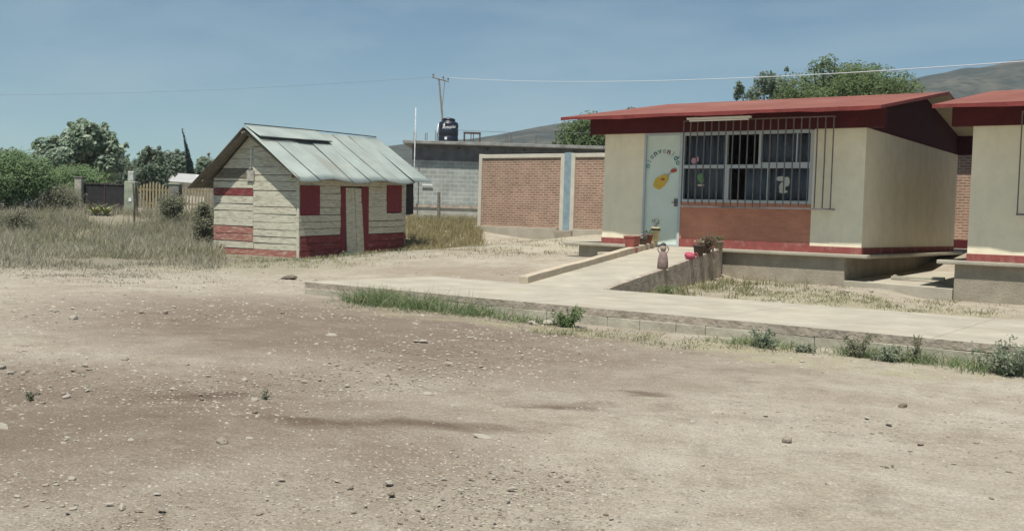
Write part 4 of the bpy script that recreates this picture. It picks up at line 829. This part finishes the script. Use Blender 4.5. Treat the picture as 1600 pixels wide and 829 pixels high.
pot('flower_pot', 'maroon pot with withered plant beside the cream yellow tin', onL(.92), .13, .22, mat('maroon_pot', (.17, .06, .055), .7), lf_dark, .09, 90)
t = pot('flower_tin', 'tall cream yellow tin with a small sprouting plant at the ramp top', onL(.975) + Vector((.06, 0, 0)), .11, .38, yellow, lf_grey, .2, 90, 'tin planter')
MB().lathe([(.121, .29), (.125, .30), (.125, .33), (.121, .34)], 20).build('dark_band', gateshade, t)
p = B0.lerp(B1, .40); p = Vector((p.x + .07, p.y, p.z + .035))
t = thing('cloth_doll', 'dusty mauve doll-like figure standing at the ramp side', 'figure', tuple(p), Euler((0, 0, R(30)))); t.scale = (.78, .78, .82)
MB().lathe([(.13, 0), (.15, .03), (.14, .2), (.115, .34), (.09, .42), (.05, .45)], 18).build('robe', mauve, t, smooth=True)
MB().lathe([(.045, .44), (.075, .47), (.085, .53), (.07, .6), (.03, .63)], 16).build('head', mat('head_cloth', (.38, .3, .25), .9), t, smooth=True)
m = MB(); m.tube([(.1, 0, .4), (.15, .0, .5), (.1, 0, .58)], .018, 6); m.tube([(-.1, 0, .4), (-.15, 0, .5), (-.11, 0, .56)], .018, 6); m.build('arms', mauve, t)
m = MB(); m.lathe([(.06, .60), (.085, .61), (.05, .65), (.02, .67)], 14); m.build('hat', darkpot, t, smooth=True)
MB().box(-.15, .15, -.1, .1, -.03, -.002).build('stand_block', curbm, t)
p = onR(.63); t = thing('toy_bowl', 'bright pink plastic tub lying on the ramp side wall', 'tub', (p.x, p.y, p.z + .0), Euler((R(8), R(12), R(20)))); t.scale = (.62, .62, .6)
MB().lathe([(.09, 0), (.16, .04), (.2, .12), (.2, .17), (.17, .23), (.1, .26), (.03, .27)], 22).build('bowl_body', pink, t, smooth=True)
MB().tube([(.12, 0, .22), (.2, 0, .3), (.27, 0, .24), (.25, 0, .12)], .025, 8).build('grip', pink, t, smooth=True)
MB().lathe([(.04, .255), (.05, .28), (.03, .3)], 12).build('knob', mat('pale_pink_plastic', (.7, .35, .4), .5), t)
pot('flower_pot', 'small brown pot squeezed between the pink tub and the dry plant', onR(.72), .13, .26, darkpot, lf_dry, .1, 60)
p = onR(.80); t = pot('flower_pot', 'brown pot overgrown by a round dry thorny plant on the ramp wall', p, .11, .13, darkpot)
cs = [(.0, 0, .26), (.1, .05, .26), (-.1, .05, .25), (0, -.1, .3), (.05, .1, .33)]; leafmesh('dry_plant', leafcloud(cs, [.16] * 5, 1500, .03, .25), leaves('withered', [(.14, .1, .07), (.2, .15, .1), (.26, .2, .14)]), t)
MB().tube([(.12, -.1, .1), (.2, -.12, .16), (.24, -.1, -.12)], [.03, .03, .02], 6).build('hanging_root', barkm, t)
pot('flower_pot', 'small olive pot at the top end of the ramp side wall', onR(.93), .11, .2, greenpot, lf_weed, .1, 110)
# plank in the alley
t = thing('plank', 'pale timber plank lying on the alley floor beside the classroom footing', 'plank', (-6.35, 25.6, .345), Euler((R(1), R(-1.5), R(3))))
MB().box(-.55, .65, -.09, .09, 0, .07).build('board', mat('pale_board', (.42, .4, .32), .9, .12, 4), t, bevel=.006); MB().box(-.5, -.44, -.085, .085, .07, .1).build('cleat', mat('pale_board', (.42, .4, .32)), t)

# ------------------------------------------------------------------ stones
stone_pale = mat('pale_limestone', (.43, .39, .325), .95, .15, 20, .4, 60); stone_tan = mat('tan_stone', (.33, .285, .23), .95, .18, 20, .4, 60); stone_dark = mat('brown_stone', (.2, .16, .12), .95, .2, 20, .4, 60)
def stone_mesh(seed, m_, flat=.6):
    b = bmesh.new(); bmesh.ops.create_icosphere(b, subdivisions=2, radius=1); o_ = Vector((seed * 7.3, seed * 3.1, seed))
    for v in b.verts:
        c_ = v.co.copy(); f_ = 1 + .45 * noise.noise(c_ * .9 + o_) + .2 * noise.noise(c_ * 2.2 + o_)
        v.co = Vector((c_.x * f_, c_.y * f_ * .8, max(-.35, c_.z * f_ * flat)))
    me = bpy.data.meshes.new('stone'); b.to_mesh(me); b.free(); me.materials.append(m_); return me
SM = [stone_mesh(i, (stone_pale, stone_pale, stone_tan, stone_pale, stone_dark)[i % 5], .45 + .25 * (i % 3) / 2) for i in range(15)]
def stone(x, y, r, label, group=None, me=None, rz=None, sc=(1, 1, 1), zoff=.2):
    o = bpy.data.objects.new('stone', me or random.choice(SM)); COL.objects.link(o); o.location = (x, y, H(x, y) + r * zoff); o.scale = (r * sc[0], r * sc[1], r * sc[2])
    o.rotation_euler = (random.uniform(-.2, .2), random.uniform(-.2, .2), random.uniform(0, 6.3) if rz is None else rz); return tag(o, label, 'stone', group)
stone(-4.16, 5.55, .062, 'flat white slab-like stone lying alone beside the damp dark stain', None, SM[0], R(35), (1.15, .6, .5))
stone(-5.27, 4.25, .045, 'knobbly two-lobed tan stone on the open gravel', None, SM[2], 0)
stone(-3.82, 4.24, .03, 'round whitish stone just above a tan one at the photo bottom', None, SM[3])
stone(-3.66, 4.08, .028, 'round tan stone just below a whitish one at the photo bottom', None, SM[7])
stone(-6.66, 3.55, .07, 'bright white stone cut by the photo edge', None, SM[5], .3, (1, .7, .6))
stone(-1.88, 5.91, .035, 'lone squarish white stone on the smooth sandy dirt', None, SM[1], .2)
stone(-2.29, 9.01, .05, 'lone brown-sided stone on smooth dirt below the footing weeds', None, SM[4])
stone(-2.53, 6.94, .045, 'reddish tan stone half sunk in the smooth sandy dirt', None, SM[2])
stone(-17.3, 15.7, .17, 'brown pale-topped rubble chunk lying alone before the walkway end', None, SM[4], .2, (1.1, .8, .7))
stone(-8.02, 12.22, .12, 'pale boulder resting against the walkway beside the bright green weed', None, SM[3], .4, (1, .8, .9))
stone(-8.22, 12.12, .085, 'smaller pale stone next to the boulder at the walkway', None, SM[0], 1.1)
stone(-2.72, 20.6, .2, 'dark flat rubble chunk below the alley-side classroom footing', None, SM[4], .4, (1.2, .7, .5))
stone(-7.05, 18.6, .09, 'pale rounded stone in the grass beside the ramp side wall', None, SM[1])
for q_, (x_, y_) in enumerate([(-7.35, 22.6), (-7.1, 23.1), (-6.9, 22.2), (-7.6, 22.9), (-6.6, 22.9), (-7.2, 21.8)]): stone(x_, y_, .05 + .012 * (q_ % 3), 'pale bit of rubble in the grass below the classroom footing', 'rubble bits below the footing', SM[(0, 1, 3)[q_ % 3]])
SP = [m_ for i_, m_ in enumerate(SM) if i_ % 5 != 4] * 3 + [SM[4]]
n_i = 0
while n_i < 285:
    k_ = random.uniform(-.5, .5); yp = random.uniform(482, 826) - 345 - 49 * k_; d = 1.5 / yp * 1600
    if k_ > .0 and random.random() < .45: continue
    x, y = field(d, k_)
    if y > 12.05 and x > -14.2: continue
    r = random.uniform(3.0, 5.2) / 1600 * d * (1 if random.random() < .85 else 1.6); r = min(r, .07)
    stone(x, y, r, 'small loose stone scattered on the bare dirt yard', 'stones scattered over the dirt yard', random.choice(SP), None, (1.25, random.uniform(.7, 1), random.uniform(.5, .95)), random.uniform(-.05, .2)); n_i += 1
# gravel too fine to count
n = 120000; k_ = rng.uniform(-.56, .56, n); keep = (rng.random(n) < np.where(k_ > .1, .38, 1.)); yp = rng.uniform(92, 510, n) ** 1.0
d = 2400. / yp; l_ = k_ * d; X_ = -.5803 * d + .8144 * l_; Y_ = .8144 * d + .5803 * l_
dens = np.array([noise.noise((a * .5, b * .5, 9)) for a, b in zip(X_, Y_)]) * .45 + .5 + .3 * np.exp(-((X_ + 8.5) / 4.5) ** 2 - ((Y_ - 9.5) / 3.2) ** 2)
keep &= (~((Y_ > 12.3) & (X_ > -13.9))) & (rng.random(n) < dens) & (d < 25); X_, Y_, d = X_[keep], Y_[keep], d[keep]; n = len(X_)
s = (.55 + 3.4 * rng.random(n) ** 4.2) / 1600 * d; s = np.minimum(s, .05)
oc = np.array([(1, 0, 0), (.2, .9, 0), (-.9, .3, 0), (-.4, -.8, 0), (.5, -.7, .05), (.1, .1, .6)]); a = rng.random(n) * 6.28
rot = np.stack([np.stack([np.cos(a), -np.sin(a)], 1), np.stack([np.sin(a), np.cos(a)], 1)], 1)
vv = oc[None] * (1 + .35 * rng.normal(size=(n, 6, 1)).clip(-1, 1)); xy = np.einsum('nij,nkj->nki', rot, vv[:, :, :2]) * s[:, None, None]
hz = HT(X_, Y_) + np.array([noise.noise((x * .35, y * .35, 0)) * .03 + noise.noise((x * 1.3, y * 1.3, 3)) * .012 for x, y in zip(X_, Y_)])
VV = np.concatenate([xy + np.stack([X_, Y_], 1)[:, None, :], (vv[:, :, 2:] * s[:, None, None] * .75 + hz[:, None, None] - .001)], 2).reshape(-1, 3)
tri = np.array([(0, 1, 5), (1, 2, 5), (2, 3, 5), (3, 4, 5), (4, 0, 5)]); FF = (tri[None] + 6 * np.arange(n)[:, None, None]).reshape(-1, 3)
tag(fast('gravel', VV, FF, np.repeat(rng.choice(3, n, p=(.34, .46, .2)), 5), [stone_pale, stone_tan, stone_dark]), kind='stuff')

# ------------------------------------------------------------------ air
m = MB(); m.box(-1500, 900, -80, 1400, -3, 200); hz_ = m.build('haze', []); hz_.data.materials.clear()
hm = bpy.data.materials.new('haze_air'); hm.use_nodes = True; N = hm.node_tree.nodes; N.clear(); o_ = N.new('ShaderNodeOutputMaterial'); pv = N.new('ShaderNodeVolumePrincipled')
pv.inputs['Color'].default_value = (.82, .9, .97, 1); pv.inputs['Density'].default_value = .0003; pv.inputs['Anisotropy'].default_value = .2; hm.node_tree.links.new(pv.outputs[0], o_.inputs['Volume'])
hz_.data.materials.append(hm); tag(hz_, kind='stuff'); hz_.display_type = 'WIRE'
